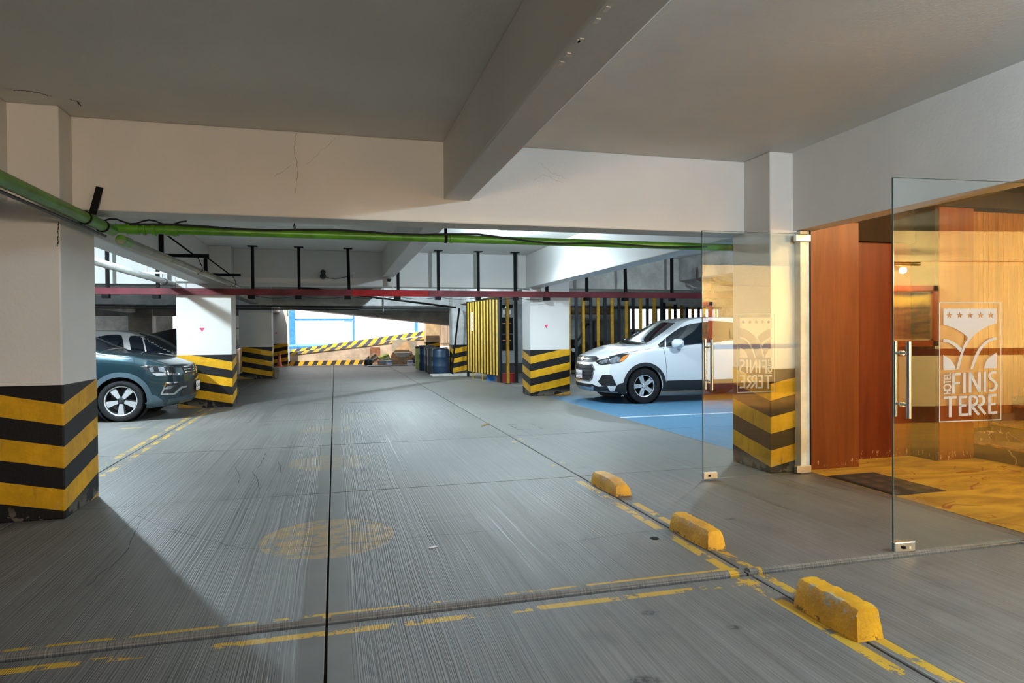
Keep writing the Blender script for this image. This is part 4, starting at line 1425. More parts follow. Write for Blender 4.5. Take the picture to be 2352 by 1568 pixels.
# ---------------------------------------------------------------- silver hatchback
SPS = dict(SPW)
SPS.update(L=4.0, W=.84, fa=.78, ra=3.30, ar=.34, az=.31, r=.305, rr=.19, ws=1.25, bow=.28, sig=.08,
           top=[(-.2, .70), (0, .74), (.08, .80), (.4, .92), (.7, .98), (.82, 1.0), (1.1, 1.17), (1.4, 1.35), (1.65, 1.44), (2.0, 1.485), (2.5, 1.495), (3.1, 1.46), (3.5, 1.38), (3.75, 1.18), (3.9, .95), (4.0, .85), (4.2, .8)],
           belt=[(-.2, .66), (0, .68), (.4, .84), (.9, .92), (1.4, .95), (2.2, .97), (3.2, .99), (3.8, .97), (4.2, .8)],
           bot=[(-.2, .22), (0, .2), (.5, .18), (2, .19), (3.4, .2), (4.2, .3)])
SP_ = carpaint('silver_paint', (.46, .44, .43), .6, .3)
cs = Car('hatchback', 'silver hatchback parked behind the teal SUV', SPS, (-2.34, 15.95, 0), 0, SP_)
def C2(*p): return [(200+u/6.533, 740+v/6.533) for u, v in p]
cs.px_patch('side_window', C2((630, 250), (650, 205), (720, 200), (880, 220), (1030, 270), (1200, 370), (1290, 440), (1345, 490), (1290, 480), (850, 442), (665, 440)), CARGLASS, .005)
cs.px_patch('side_window', C2((170, 215), (330, 188), (470, 185), (520, 200), (545, 300), (555, 410), (500, 430), (170, 440), (60, 430), (60, 240)), CARGLASS, .005)
cs.px_patch('quarter_post', C2((825, 225), (845, 225), (895, 440), (872, 440)), SP_, .008, 3.)
cs.top_patch('windscreen', [(.92, -.60), (.92, .60), (1.2, .62), (1.6, .52), (1.62, -.52), (1.2, -.62)], CARGLASS, .005)
cs.side_patch('side_window', [(3.05, 1.0), (2.95, 1.36), (3.2, 1.33), (3.45, 1.05)], CARGLASS, .005)
for s_, z_ in ((2.15, .86), (3.0, .89)):
    cs.side_patch('door_handle', [(s_, z_), (s_+.15, z_), (s_+.15, z_+.03), (s_, z_+.03)], SP_, .02, .03)
seam(cs, [(1.30, .92), (1.32, .60), (1.28, .25)])
seam(cs, [(2.28, 1.40), (2.30, .95), (2.30, .25)])
cs.mirror_pod(1.28, 1.0, simple('blue_black_shell', (.01, .014, .04), .15, coat=1.), BLACKP, (.09, .10, .065), .80)
cs.front_patch('upper_grille', [(-.4, .62), (.4, .62), (.38, .52), (-.38, .52)], BLACKP, .004)
for sd in (1, -1):
    cs.front_patch('headlamp', [(sd*.44, .54), (sd*.74, .58), (sd*.70, .70), (sd*.46, .66)], LAMPG, .008)
cs.wheels('five')

# ---------------------------------------------------------------- dark red SUV beyond
SPR = dict(SPT)
SPR.update(L=4.25, W=.88, ws=1.75, fa=.86, ra=3.42, sig=.06, top=[(-.2, .80), (0, .84), (.1, .90), (.5, .99), (1.1, 1.06), (1.3, 1.10), (1.7, 1.26), (2.25, 1.45), (2.7, 1.56), (3.1, 1.61), (3.6, 1.60), (3.95, 1.55), (4.03, 1.50), (4.12, 1.25), (4.2, 1.02), (4.3, .95), (4.5, .9)],
           belt=[(-.2, .76), (0, .80), (.4, .90), (1.2, 1.0), (2.5, 1.04), (3.8, 1.10), (4.1, 1.08), (4.5, .9)])
cr = Car('dark_hatchback', 'nearly black hatchback half hidden between two striped pillars', SPR, (-6.72, 19.35, 0), math.pi, carpaint('dark_red_paint', (.010, .003, .0035), .2, .3))
cr.side_patch('side_window', [(1.72, 1.06), (2.0, 1.22), (2.3, 1.36), (2.6, 1.45), (2.66, 1.08)], CARGLASS, .005)
cr.side_patch('side_window', [(2.74, 1.09), (2.74, 1.48), (3.15, 1.52), (3.45, 1.49), (3.5, 1.12)], CARGLASS, .005)
cr.top_patch('windscreen', [(1.36, -.64), (1.36, .64), (1.7, .66), (2.5, .52), (2.52, -.52), (1.7, -.66)], CARGLASS, .005)
cr.front_patch('rear_window', [(-.56, 1.16), (.56, 1.16), (.48, 1.46), (-.48, 1.46)], CARGLASS, .005, back=True)
for sd in (1, -1):
    cr.front_patch('tail_lamp', [(sd*.55, .88), (sd*.82, .88), (sd*.80, 1.12), (sd*.62, 1.10)], simple('red_lens', (.35, .01, .015), .1, coat=1.), .010, back=True)
    cr.front_patch('headlamp', [(sd*.46, .66), (sd*.76, .70), (sd*.72, .82), (sd*.48, .78)], LAMPG, .008)
MB().box(-4.14, -3.90, -.52, .52, 1.545, 1.575, .01).build('roof_spoiler', BLACKP, cr.root)
cr.front_patch('upper_grille', [(-.40, .74), (.40, .74), (.38, .56), (-.38, .56)], BLACKP, .004)
cr.mirror_pod(1.85, 1.10, simple('blue_black_shell', (.01, .014, .04)), BLACKP, (.10, .10, .07), .84)
cr.wheels('five')

# ================================================================== PIPES AND HANGING STEEL
gp = thing('green_pipe', 'bright green pipe running below the cross beam with black straps', 'pipe', (-1.83, 6.42, 2.285))
def G(*p): return [Vector(q)-gp.location for q in p]
MB().tube(G((-1.83, -6, 2.23), (-1.83, 6.38, 2.262)), .046, 16).build('lengthwise_run', GREEN, gp, True)
MB().tube(G((-1.88, 6.42, 2.285), (1.0, 6.42, 2.283), (4.9, 6.42, 2.275)), .038, 16).build('cross_run', GREEN, gp, True)
for xx, ln, rr_ in ((-1.73, .10, .050), (-1.60, .02, .054), (-1.53, .03, .056), (-1.42, .10, .052), (-1.36, .02, .056), (-1.20, .006, .041), (1.10, .025, .045)):
    MB().tube(G((xx, 6.42, 2.285), (xx+ln, 6.42, 2.285)), rr_, 16).build('coupling', GREEN, gp, True)
for yy in (5.72, 6.12):
    m = MB()
    m.tube(G((-1.83, yy-.012, 2.259), (-1.83, yy+.012, 2.259)), .053, 16)
    m.build('strap', BLACKM, gp, True)
MB().bar(*G((-1.80, 5.80, 2.30), (-1.76, 5.845, 2.52)), .05, .012).build('strap_plate', BLACKM, gp)
m = MB().tube(G((1.045, 6.42, 2.285), (1.07, 6.42, 2.285)), .047, 16)
m.box(1.045-gp.location.x, 1.07-gp.location.x, -.01, .012, .04, .78)
m.build('hanger', BLACKM, gp)
wv = [(-1.7+t*.28, 6.42-.036, 2.316+.012*math.sin(t*1.3)+(-.05 if t > 11 else 0)*min(1, (t-11)/3)) for t in range(21)]
MB().tube(G(*wv), .011, 6).build('taped_cable', BLACKP, gp, True)
MB().tube(G(*[(-1.9+t*.05, 6.40, 2.345+.02*math.sin(t*1.1)) for t in range(14)]), .008, 6).build('taped_cable', BLACKP, gp, True)
MB().tube(G((-1.86, -6, 2.175), (-1.86, 6.3, 2.20)), .012, 8).build('side_cable', CONDUIT, gp, True)

dp = thing('drain_pipe', 'long grey drain pipe on black brackets in the second bay', 'pipe', (-1.80, 10, 2.30))
def D(*p): return [Vector(q)-dp.location for q in p]
MB().tube(D((-1.80, 6.50, 2.20), (-1.80, 13.50, 2.30)), .040, 14).build('pipe', GREYPIPE, dp, True)
MB().tube(D((-1.80, 6.50, 2.20), (-1.80, 6.75, 2.205)), .045, 14).build('green_end', GREEN, dp, True)
for yy, zz in ((9.9, 2.45), (13.1, 2.47)):
    m = MB()
    m.bar(*D((-2.25, yy, zz), (-2.25, yy, zz+.34)), .05)
    m.bar(*D((-2.27, yy, zz), (-1.66, yy, zz)), .045)
    m.bar(*D((-2.24, yy, zz+.32), (-1.86, yy, zz+.02)), .022)
    m.build('bracket', BLACKM, dp)
    zp = 2.20+(yy-6.46)/7.04*.10
    MB().tube(D((-1.80, yy, zz-.02), (-1.745, yy, zp+.05), (-1.745, yy, zp), (-1.80, yy, zp-.046), (-1.855, yy, zp), (-1.84, yy, zp+.04)), .006, 6).build('pipe_hook', BLACKM, dp, True)
dq = thing('waste_pipe', 'thick pale grey pipe hung low over the teal SUV', 'pipe', (-2.98, 11, 2.33))
MB().tube([(0, -4.5, -.02), (0, 2.85, .02)], .052, 14).build('pipe', simple('pale_pipe', (.42, .43, .42), .35, .1, .1), dq, True)
MB().tube([(0, 2.2, .016), (0, 2.3, .017)], .058, 14).build('coupling', CONDUIT, dq, True)
m = MB()
m.bar((-.35, 1.9, .14), (.42, 1.9, .14), .03)
m.bar((-.2, 1.9, .14), (-.2, 1.9, .70), .02)
m.bar((.25, 1.9, .14), (.25, 1.9, .70), .02)
m.build('bracket', GREYPIPE, dq)
for xx in (-.05, .06):
    MB().tube([(xx, 1.9, .13), (xx, 1.9, .06)], .006, 6).build('pipe_hook', BLACKM, dq)

# red rail on black hangers
rail = thing('suspended_rail', 'dark red steel rail hung across the garage on black posts', 'rail', (0, 13.42, 2.175))
segs = [(-8.5, -2.0, REDS), (-2.0, .35, REDS), (.35, 1.85, REDB), (1.85, 4.3, REDS), (4.3, 12.5, REDS)]
for a, b, mt_ in segs:
    MB().box(a, b, -.03, .03, -.06, .065, .004).build('rail_section', mt_, rail)
xs = []
for p_ in (120, 245, 361, 580, 687, 800, 915, 1008, 1100, 1185, 1258, 1350, 1438, 1546, 1640, 1720):
    q = py(p_, 668, 13.42)
    xs.append(q.x)
for k, xx in enumerate(xs):
    h = MB().bar((xx, .055, CEIL-2.175-.008), (xx+(.02 if k in (5, 12) else 0), .055, -.12), .055).build('hanger', BLACKM, rail)
    MB().box(xx-.085, xx+.085, -.02, .13, CEIL-2.175-.012, CEIL-2.175).build('top_plate', BLACKM, h)
    MB().box(xx-.075, xx+.04, -.045, .085, -.125, -.06).build('foot_clamp', BLACKM, h)
m = MB()
for a, b in zip(xs[3:10], xs[4:11]):
    m.tube([(a+(b-a)*t/8, -.02, -.068-.045*math.sin(math.pi*t/8)) for t in range(9)], .006, 6)
m.build('sagging_cable', BLACKP, rail, True)

# conduits further in
cd = thing('conduit_run', 'dark conduits strung below the third cross beam', 'pipe', (0, 21.95, 2.27))
MB().tube([(-12, 0, .04), (3.7, 0, -.04)], .035, 10).build('conduit', CONDUIT, cd, True)
MB().tube([(-12, .02, -.04), (3.7, .02, -.12)], .022, 10).build('conduit', CONDUIT, cd, True)
for xx in (-4.6, 1.55):
    MB().bar((xx, 0, .6), (xx, 0, -.16), .035).build('drop_rod', CONDUIT, cd)
cd2 = thing('sloping_conduit', 'thin black conduit sloping down behind the red rail', 'pipe', (0, 15, 2.2))
a_, b_ = py(690, 660, 15.0), py(1046, 706, 21.3)
MB().tube([a_-cd2.location, b_-cd2.location], .03, 8).build('conduit', BLACKM, cd2, True)
a_, b_ = py(1055, 708, 21.4), py(1040, 856, 21.2)
vp_ = thing('downpipe', 'black pipe leaning down in front of the blue drums', 'pipe', (a_.x, a_.y, 0))
MB().tube([Vector((0, 0, a_.z)), Vector((b_.x-a_.x-.02, -.2, .25)), Vector((b_.x-a_.x, -.2, .0))], .03, 8).build('pipe', BLACKM, vp_, True)
bc = thing('brown_conduit', 'brown conduit curving under the beam behind the glass door', 'pipe', (7.2, 13.2, 2.5))
for k, (pa, pb, pc_) in enumerate((((1600, 612), (1602, 640), (1700, 652)), ((1634, 618), (1638, 640), (1720, 660)))):
    A, B, C_ = (py(*q, 13.0)-bc.location for q in (pa, pb, pc_))
    MB().tube([A, A*.5+B*.5, B, B+(C_-B)*.15+Vector((0, 0, -.05)), C_], .025+.03*k, 10).build('conduit', BROWNPIPE, bc, True)

# cameras and loose wires
sc1 = thing('security_camera', 'black security camera on the cross beam with a trailing wire', 'camera', (-.21, 13.88, 2.57))
MB().lathe([(0, 0), (.05, 0), (.05, -.02), (0, -.02)], (0, .02, .05), 16, 'y').build('mount', BLACKP, sc1, True)
MB().tube([(0, 0, .05), (0, -.05, .03), (0, -.07, -.02)], .02, 8).build('arm', BLACKP, sc1, True)
MB().lathe([(0, -.12), (.05, -.11), (.062, -.06), (.055, .03), (0, .05)], (0, -.04, -.04), 16, 'y').build('head', BLACKP, sc1, True)
MB().tube([(.05+t*.09, .01, -.05-.03*math.sin(t*.8)) for t in range(7)], .006, 6).build('wire', CONDUIT, sc1, True)
sc2 = thing('security_camera', 'white dome security camera at the end of the middle beam', 'camera', (1.09, 13.80, 2.53))
MB().lathe([(0, .015), (.055, .015), (.06, -.02), (.05, -.05)], n=18).build('base', simple('lamp_white', (.8, .8, .8)), sc2, True)
MB().lathe([(.05, -.05), (.046, -.08), (.03, -.10), (0, -.108)], (-.0, -.02, .01), 16).build('dome', BLACKP, sc2, True)
MB().tube([(0, 0, -.05), (.05, .03, -.16), (.12, .05, -.25)], .008, 6).build('wire', simple('lamp_white', (.8, .8, .8)), sc2, True)
a_ = pz(676, 512, CEIL)
wr = thing('loose_wires', 'short loose wires poking from the ceiling behind the cross beam', 'wire', (a_.x, a_.y, CEIL))
for k in range(3):
    MB().tube([(0, 0, 0), (.02*k-.02, 0, -.08), (.05*k-.03, .01, -.13), (.09*k-.04, .02, -.12)], .006, 6).build('strand', BLACKP, wr, True)

# ================================================================== BARRED GATE AND ENCLOSURE
gt = thing('barred_gate', 'open gate of yellow and black upright bars with a white sign', 'gate', (3.93, 19.98, 0))
e_ = Vector((4.29, 17.2, 0))-Vector((3.93, 19.98, 0))
gl_, gdir = e_.length, e_.normalized()
gn = Vector((gdir.y, -gdir.x, 0))
if gn.x > 0: gn = -gn
def gbox(name, s0, s1, z0, z1, mat, o0=-.012, o1=.012):
    v = [gdir*s_+gn*o+Vector((0, 0, z)) for z in (z0, z1) for s_, o in ((s0, o0), (s1, o0), (s1, o1), (s0, o1))]
    return MB().add(v, [(3, 2, 1, 0), (4, 5, 6, 7), (0, 1, 5, 4), (1, 2, 6, 5), (2, 3, 7, 6), (3, 0, 4, 7)]).build(name, mat, gt)
for z0, z1 in ((.20, .25), (2.26, 2.31)):
    gbox('gate_rail', 0, gl_, z0, z1, KBAR, -.04, -.012)
for s0 in (0, gl_-.05):
    gbox('gate_stile', s0, s0+.05, .04, 2.34, KBAR, -.045, .02)
nb = 11
for k in range(nb):
    s0 = .07+k*(gl_-.14)/nb
    wd_ = (gl_-.14)/nb
    gbox('yellow_bar', s0, s0+wd_*.50, .22, 2.30, YBAR, -.012, .010)
    gbox('black_bar', s0+wd_*.51, s0+wd_*.98, .22, 2.30, KBAR, -.012, .006)
for s0 in (.5, 1.35, gl_-.06):
    gbox('drop_leg', s0, s0+.03, .0, .22, YBAR)
sg = gbox('sign', .42, .60, 1.45, 2.0, simple('sign_white', (.8, .8, .82), .4, var=0), .011, .017)
for k in range(4):
    gbox('sign_mark', .48, .545, 1.52+k*.12, 1.58+k*.12, PLINK, .017, .019).parent = sg

fence = thing('bar_fence', 'fence of alternating yellow and grey upright bars behind the white car', 'fence', (7, 20, 0))
ylist = [1306.7, 1340, 1374, 1406, 1439, 1471.5, 1503, 1538.5, 1565.7, 1591, 1618, 1645]
klist = [1323.6, 1357, 1390, 1422, 1454.5, 1487, 1519.6, 1525.5, 1551, 1578, 1605, 1632, 1657]
KB2 = simple('slate_bar_paint', (.028, .031, .037), .6, 0, .2, spec=.25)
for lst, mt_, nm in ((ylist, YBAR2, 'yellow_bar'), (klist, KB2, 'grey_bar')):
    for p_ in lst:
        Yp = 20.0 if p_ < 1522 else 20.0+(p_-1522)*.045
        q = py(p_, 750, Yp)-fence.location
        MB().box(q.x-.045, q.x+.045, q.y-.03, q.y+.03, .05, 2.6 if p_ < 1522 else 2.34, .003).build(nm, mt_, fence)
for zz in (.06, 2.2):
    MB().bar((-.2, .05, zz), (4.0, .05, zz), .05).build('fence_rail', KBAR, fence)
gp2 = thing('gate_post', 'single yellow post between the open gate and the pillar', 'post', (*py(1166.5, 868, 17.3).xy, 0))
MB().box(-.04, .04, -.04, .04, 0, 2.32, .004).build('post', YBAR2, gp2)
MB().box(-.07, .07, -.07, .07, 0, .012).build('foot_plate', KBAR, gp2)
gp3 = thing('gate_post', 'single black post between the open gate and the pillar', 'post', (*py(1186, 868, 17.6).xy, 0))
MB().box(-.04, .04, -.04, .04, 0, 3.0, .004).build('post', KBAR, gp3)
MB().box(-.07, .07, -.07, .07, 0, .012).build('foot_plate', KBAR, gp3)

# switchgear seen in the gate gap
PANELG = simple('switchgear_grey', (.20, .22, .23), .45, 0, .1)
sgx = py(1160, 760, 21.6).x
ep = thing('electrical_cabinet', 'grey electrical cabinet with meter windows and green pilot light', 'cabinet', (sgx+.35, 21.7, 0))
MB().box(-.75, .75, 0, .5, .35, 2.35, .01).build('body', PANELG, ep)
MB().box(-.7, .7, .02, .48, 0, .35).build('plinth', BLACKP, ep)
for zz in (1.35, .78):
    d_ = MB().box(-.48, -.05, -.02, .0, zz, zz+.55).build('meter_window', BLACKM, ep)
    MB().box(-.42, -.12, -.024, -.02, zz+.33, zz+.36).build('meter_scale', simple('meter_red', (.5, .2, .1), .5, var=0), d_)
MB().box(-.40, -.12, -.012, .0, 2.0, 2.15).build('notice', simple('sign_white', (.8, .8, .82)), ep)
d_ = MB().box(-.42, -.05, -.015, .0, 2.2, 2.33).build('pilot_panel', BLACKM, ep)
MB().lathe([(0, -.03), (.03, -.025), (.035, -.015)], (-.28, 0, 2.25), 12, 'y').build('pilot_light', simple('green_pilot', (.1, 1, .5), .3, var=0, emit=12), d_)
rb_ = thing('red_crate', 'red plastic crate under the open gate end', 'crate', (*py(1163, 880, 17.9).xy, 0))
MB().box(-.22, .22, -.15, .15, 0, .03).build('base', simple('red_plastic', (.35, .02, .02), .4), rb_)
for a in ((-.22, -.20, -.15, .15), (.20, .22, -.15, .15), (-.22, .22, -.15, -.13), (-.22, .22, .13, .15)):
    MB().box(a[0], a[1], a[2], a[3], .03, .24).build('side', simple('red_plastic', (.35, .02, .02)), rb_)
MB().box(-.245, .245, -.17, .17, .22, .25, .006).build('rim', simple('red_plastic', (.35, .02, .02)), rb_)
bb = thing('blue_bucket', 'small blue bucket behind the gate bars', 'bucket', (*py(1128, 868, 18.6).xy, 0))
MB().lathe([(0, 0), (.11, 0), (.14, .26), (.15, .26), (.15, .28), (.135, .28), (.105, .02), (0, .02)], n=20).build('shell', simple('blue_plastic', (.02, .16, .5), .35), bb, True)
MB().tube([(.14*math.cos(a), 0, .26+.12*math.sin(a)) for a in [math.pi*k/10 for k in range(11)]], .005, 6).build('handle', STEEL, bb)

# generator set behind the bars
ge = thing('generator', 'black diesel generator with radiator behind the bar fence', 'generator', (8.8, 23.6, 0))
ENG = simple('engine_black', (.02, .022, .025), .4, .3, .3, 12.)
MB().box(-1.6, 1.6, -.5, .5, 0, .25, .01).build('skid', BLACKM, ge)
MB().box(-1.3, .15, -.35, .35, .25, .85, .03).build('engine_block', ENG, ge)
MB().box(-1.15, .0, -.28, .28, .85, 1.12, .04).build('rocker_cover', ENG, ge)
MB().lathe([(0, -.5), (.30, -.5), (.36, -.4), (.36, .4), (.30, .5), (0, .5)], (.75, 0, .68), 24, 'x').build('alternator', ENG, ge, True)
rd = MB().box(.42, .60, -.50, .50, .35, 1.70, .02).build('radiator', BLACKP, ge)
MB().box(.38, .64, -.42, .42, 1.70, 1.80, .02).build('radiator_cap', BLACKP, rd)
for k in range(4):
    MB().lathe([(0, -.06), (.07, -.06), (.09, -.04), (.09, .04), (.07, .06), (0, .06)], (-1.15+k*.3, -.42, .72), 16, 'y').build('manifold', STEEL, ge, True)
MB().tube([(-.55, -.1, 1.1), (-.55, -.1, 2.0), (-.5, -.1, 2.12)], .075, 14).build('exhaust_riser', simple('rusty_pipe', (.16, .075, .045), .6, .2, .3, 15.), ge, True)
MB().tube([(-.6, -.1, 2.18), (1.5, -.1, 2.18)], .13, 18).build('silencer', simple('tan_lagging', (.30, .19, .09), .6, 0, .3, 9.), ge, True)
MB().tube([(.6, -.1, 1.6), (.3, -.45, 1.7), (0, -.5, 1.2), (-.2, -.45, .9)], .04, 10).build('coolant_hose', BLACKP, ge, True)
cb = thing('control_cabinet', 'tall pale control cabinet at the enclosure back wall', 'cabinet', (8.9, 25.2, 0))
MB().box(-.7, .7, -.3, .3, .1, 2.1, .01).build('body', simple('pale_cabinet', (.5, .52, .53), .4), cb)
for s_ in (-1, 1):
    d_ = MB().box(.02*s_ if s_ > 0 else -.68, .68 if s_ > 0 else -.02, -.315, -.30, .15, 2.05, .004).build('door', simple('pale_cabinet', (.5, .52, .53)), cb)
    MB().box(.06*s_-.015, .06*s_+.015, -.34, -.315, 1.0, 1.2).build('handle', BLACKM, d_)
MB().box(-.7, .7, -.3, .3, 0, .1).build('plinth', BLACKM, cb)
for k, (za, zb, yy) in enumerate(((2.52, 2.44, 24.4), (2.38, 2.36, 24.8), (2.62, 2.70, 23.9))):
    pp = thing('overhead_duct', ['brown lagged duct under the enclosure ceiling', 'pale horizontal pipe across the bright openings', 'rusty sprinkler pipe over the generator'][k], 'pipe', (11, yy, za))
    MB().tube([(-4.5, 0, 0), (4.8, 0, zb-za)], .06+.02*(k == 0), 10).build('pipe', (simple('tan_lagging', (.30, .19, .09)), GREYPIPE, BROWNPIPE)[k], pp, True)
    for q in (-3, 0, 3):
        MB().bar((q, 0, 0), (q, 0, CEIL-za-.03), .02).build('rod', BLACKM, pp)

# ================================================================== FAR END
# curb, drums and bucket
cb_ = MB().box(3.0, 4.9, 21.0, 21.6, 0, .06, .01).build('trim_5', RAWD)
struct(cb_, 'low concrete plinth under the drums')
DRB = simple('blue_drum_plastic', (.008, .030, .065), .4, 0, .2, 3.)
DRK = simple('black_drum_plastic', (.035, .037, .04), .45, 0, .2, 3.)
DRG = simple('lime_drum_plastic', (.33, .42, .08), .45, 0, .2, 3.)
def drum(x, y, mat, label, r=.29, h=.86, lid=True):
    d = thing('storage_drum', label, 'drum', (x, y, 0), 0, 'plastic storage drums beside the pillar')
    p = [(0, 0), (r*.92, 0), (r*.97, .03), (r, .08), (r, .26), (r*1.025, .28), (r*1.025, .31), (r, .33), (r, .56), (r*1.025, .58), (r*1.025, .61), (r, .63), (r, h-.08), (r*.97, h-.03), (r*.9, h)]
    MB().lathe(p, n=28).build('barrel', mat, d, True)
    if lid: MB().lathe([(r*1.04, h-.06), (r*1.06, h-.02), (r*1.04, h+.01), (r*.9, h+.02), (0, h+.015)], n=28).build('lid', DRK, d, True)
    return d
drum(3.42, 22.0, DRB, 'front dark blue plastic drum beside the leaning pipe', lid=False)
drum(3.36, 22.75, DRK, 'black plastic drum just behind the blue one')
drum(3.40, 23.7, DRK, 'grey black drum third in the row')
drum(3.34, 24.9, DRB, 'blue grey drum with a flat dark lid, fourth in the row', h=.92)
drum(3.32, 26.2, DRG, 'lime green drum at the row end', r=.25)
bk = thing('metal_bucket', 'dull grey metal cylinder at the foot of the striped pillar', 'bucket', (*pz(633, 867).xy, 0))
MB().lathe([(0, 0), (.105, 0), (.11, .30), (.115, .31), (.10, .31), (.098, .02), (0, .02)], n=20).build('shell', simple('dull_zinc', (.24, .22, .17), .5, .3), bk, True)
MB().lathe([(.112, .14), (.116, .15), (.112, .16)], n=20).build('band', simple('dull_zinc', (.24, .22, .17)), bk, True)
cn = thing('traffic_cone', 'faded orange traffic cone before the far pillar', 'cone', (*py(642, 838, 30.1).xy, 0))
ORG = simple('faded_orange_plastic', (.62, .14, .07), .5, 0, .2, 9.)
MB().box(-.17, .17, -.17, .17, 0, .03, .008).build('base', ORG, cn)
MB().lathe([(.12, .03), (.10, .08), (.028, .60), (.02, .60), (0, .595)], n=20).build('cone_body', ORG, cn, True)
MB().lathe([(.087, .17), (.064, .34)], n=20).build('reflective_collar', simple('collar_grey', (.5, .42, .42), .4), cn, True)

# ramp parapets with painted bands
TANW = raw_concrete('tan_render', (.62, .50, .40))
rp = thing('ramp_parapet', 'rendered ramp parapet with black and orange striped foot', 'parapet', (0, 31.05, 0))
zl, zr = .60, 1.30
ia, ib, ic, id_ = py(665, 809, 31.05), py(985, 771, 31.05), py(985, 777.5, 31.05), py(665, 815.5, 31.05)
MB().prism([(ia.x, 0), (ib.x, 0), (ib.x, ic.z), (ia.x, id_.z)], 0, .22, 'y').build('wall', TANW, rp)
MB().prism([(ia.x, id_.z), (ib.x, ic.z), (ib.x, ib.z), (ia.x, ia.z)], -.02, .24, 'y').build('striped_coping', DIAG3, rp)
MB().prism([(-1.98, 0), (1.75, 0), (1.75, .20), (-1.98, .20)], -.012, 0, 'y').build('striped_foot', DIAG1, rp)
rp2 = thing('outer_parapet', 'outer ramp parapet painted in yellow and black diagonals', 'parapet', (0, 34.2, 0))
ia, ib, ic, id_ = py(668, 803, 34.2), py(990, 758, 34.2), py(990, 767.5, 34.2), py(668, 813, 34.2)
MB().prism([(ia.x, 0), (ib.x, 0), (ib.x, ib.z-.02), (ia.x, ia.z-.02)], 0, .2, 'y').build('wall', simple('white_parapet', (.8, .8, .82), .7), rp2)
MB().prism([(ia.x, id_.z), (ib.x, ic.z), (ib.x, ib.z), (ia.x, ia.z)], -.015, .215, 'y').build('striped_band', DIAG2, rp2)
rampf = MB().prism([(-9, -.02), (-2.2, .0), (5.3, .75), (5.3, -.2), (-9, -.2)], 31.28, 40, 'y').build('ground', RAWD)
struct(rampf, 'concrete ramp outside the far opening')
struct(MB().box(-40, 40, 40, 70, -.2, -.02).build('ground', RAWD))
# blue framed gate outside
BLU = simple('sky_blue_steel', (.04, .20, .52), .5, 0, .15)
og = thing('blue_framed_gate', 'blue steel frame with white sheet panels outside the far opening', 'gate', (0, 37.5, 0))
q0, q1 = py(664, 730, 37.5).x, py(814, 730, 37.5).x
MB().box(q0, q0+.32, -.1, .1, 0, 2.7).build('post', BLU, og)
MB().box(q1-.10, q1, -.1, .1, 0, 2.62).build('post', BLU, og)
zt_ = py(740, 733, 37.5).z
MB().box(q0, q1, -.05, .05, zt_-.06, zt_+.04).build('top_rail', BLU, og)
WSH = simple('white_sheet', (.82, .84, .86), .4, 0, .05)
nx_ = 3
bnd = [q0+.34, py(732, 760, 37.5).x, py(789, 760, 37.5).x, q1-.10]
for k in range(3):
    MB().box(bnd[k]+.02, bnd[k+1]-.02, -.02, .02, .2, zt_-.06).build('sheet_panel', WSH if k < 2 else simple('light_blue_sheet', (.35, .58, .85), .4), og)
bp_ = thing('blue_pipe', 'fat blue pipe lying along the ramp outside', 'pipe', (0, 36.2, 0))
za_ = py(740, 796, 36.2).z
MB().tube([(py(664, 796, 36.2).x, 0, za_), (py(820, 793, 36.2).x, 0, za_+.05)], .13, 14).build('pipe', BLU, bp_, True)
for p_ in (677, 752):
    xx = py(p_, 796, 36.2).x
    MB().tube([(xx, 0, za_), (xx+.14, 0, za_)], .165, 14).build('collar', BLU, bp_, True)
xx = py(715, 796, 36.2).x
MB().bar((xx, 0, 0), (xx, 0, za_), .12).build('support', BLU, bp_)
ow = MB().box(q1+.02, q1+1.2, 38.0, 38.3, 0, 4).build('wall_outside_pier', simple('pale_blue_render', (.62, .68, .82), .7))
struct(ow, 'pale blue pier outside')
struct(MB().box(-20, 30, 46, 46.3, 0, 9).build('wall_outside', simple('sunlit_white_wall', (.85, .86, .88), .7)), 'white sunlit wall across the yard')
bw = thing('blue_post', 'thin blue post beyond the ramp stripes', 'post', (*py(956, 760, 39).xy, 0))
MB().box(-.09, .09, -.09, .09, 0, 3.2).build('post', BLU, bw)
MB().box(-.15, .15, -.15, .15, 0, .03).build('base_plate', BLU, bw)

# rubbish heaped against the parapet
YR = 30.9
CARD = simple('cardboard', (.42, .27, .15), .8, 0, .2, 6.)
def lean(pxa, pxb, ytop, ybot, mat, label, name, th=.03, Y=30.80):
    a, b = py(pxa, ybot, Y), py(pxb, ybot, Y)
    zt = py((pxa+pxb)/2, ytop, Y).z
    t = thing(name, label, 'board', ((a.x+b.x)/2, Y, 0))
    o = MB().box(-(b.x-a.x)/2, (b.x-a.x)/2, 0, th, .0, zt, .004).build('sheet', mat, t)
    o.rotation_euler.x = R(-5)
    MB().box(-(b.x-a.x)/2, (b.x-a.x)/2, -.006, th+.006, 0, .03).build('lower_edge', simple('board_edge', (.2, .17, .13), .8), t).rotation_euler.x = R(-5)
    return t
lean(850, 874, 797, 828, simple('rust_brown_sheet', (.22, .09, .05), .7, 0, .3, 8.), 'rusty brown square panel leaning on the ramp wall', 'leaning_sheet')
lean(902, 936, 780, 834, simple('dull_board', (.30, .27, .22), .8, 0, .1), 'large grey brown board leaning on the ramp wall', 'leaning_board')
lean(936, 958, 782, 834, simple('olive_board', (.24, .22, .18), .8, 0, .1), 'narrow olive board beside the large leaning board', 'leaning_board')
lean(958, 973, 792, 834, simple('pale_grey_board', (.42, .44, .44), .7, 0, .1), 'pale grey panel behind the blue refuse bag', 'leaning_sheet', Y=30.80)
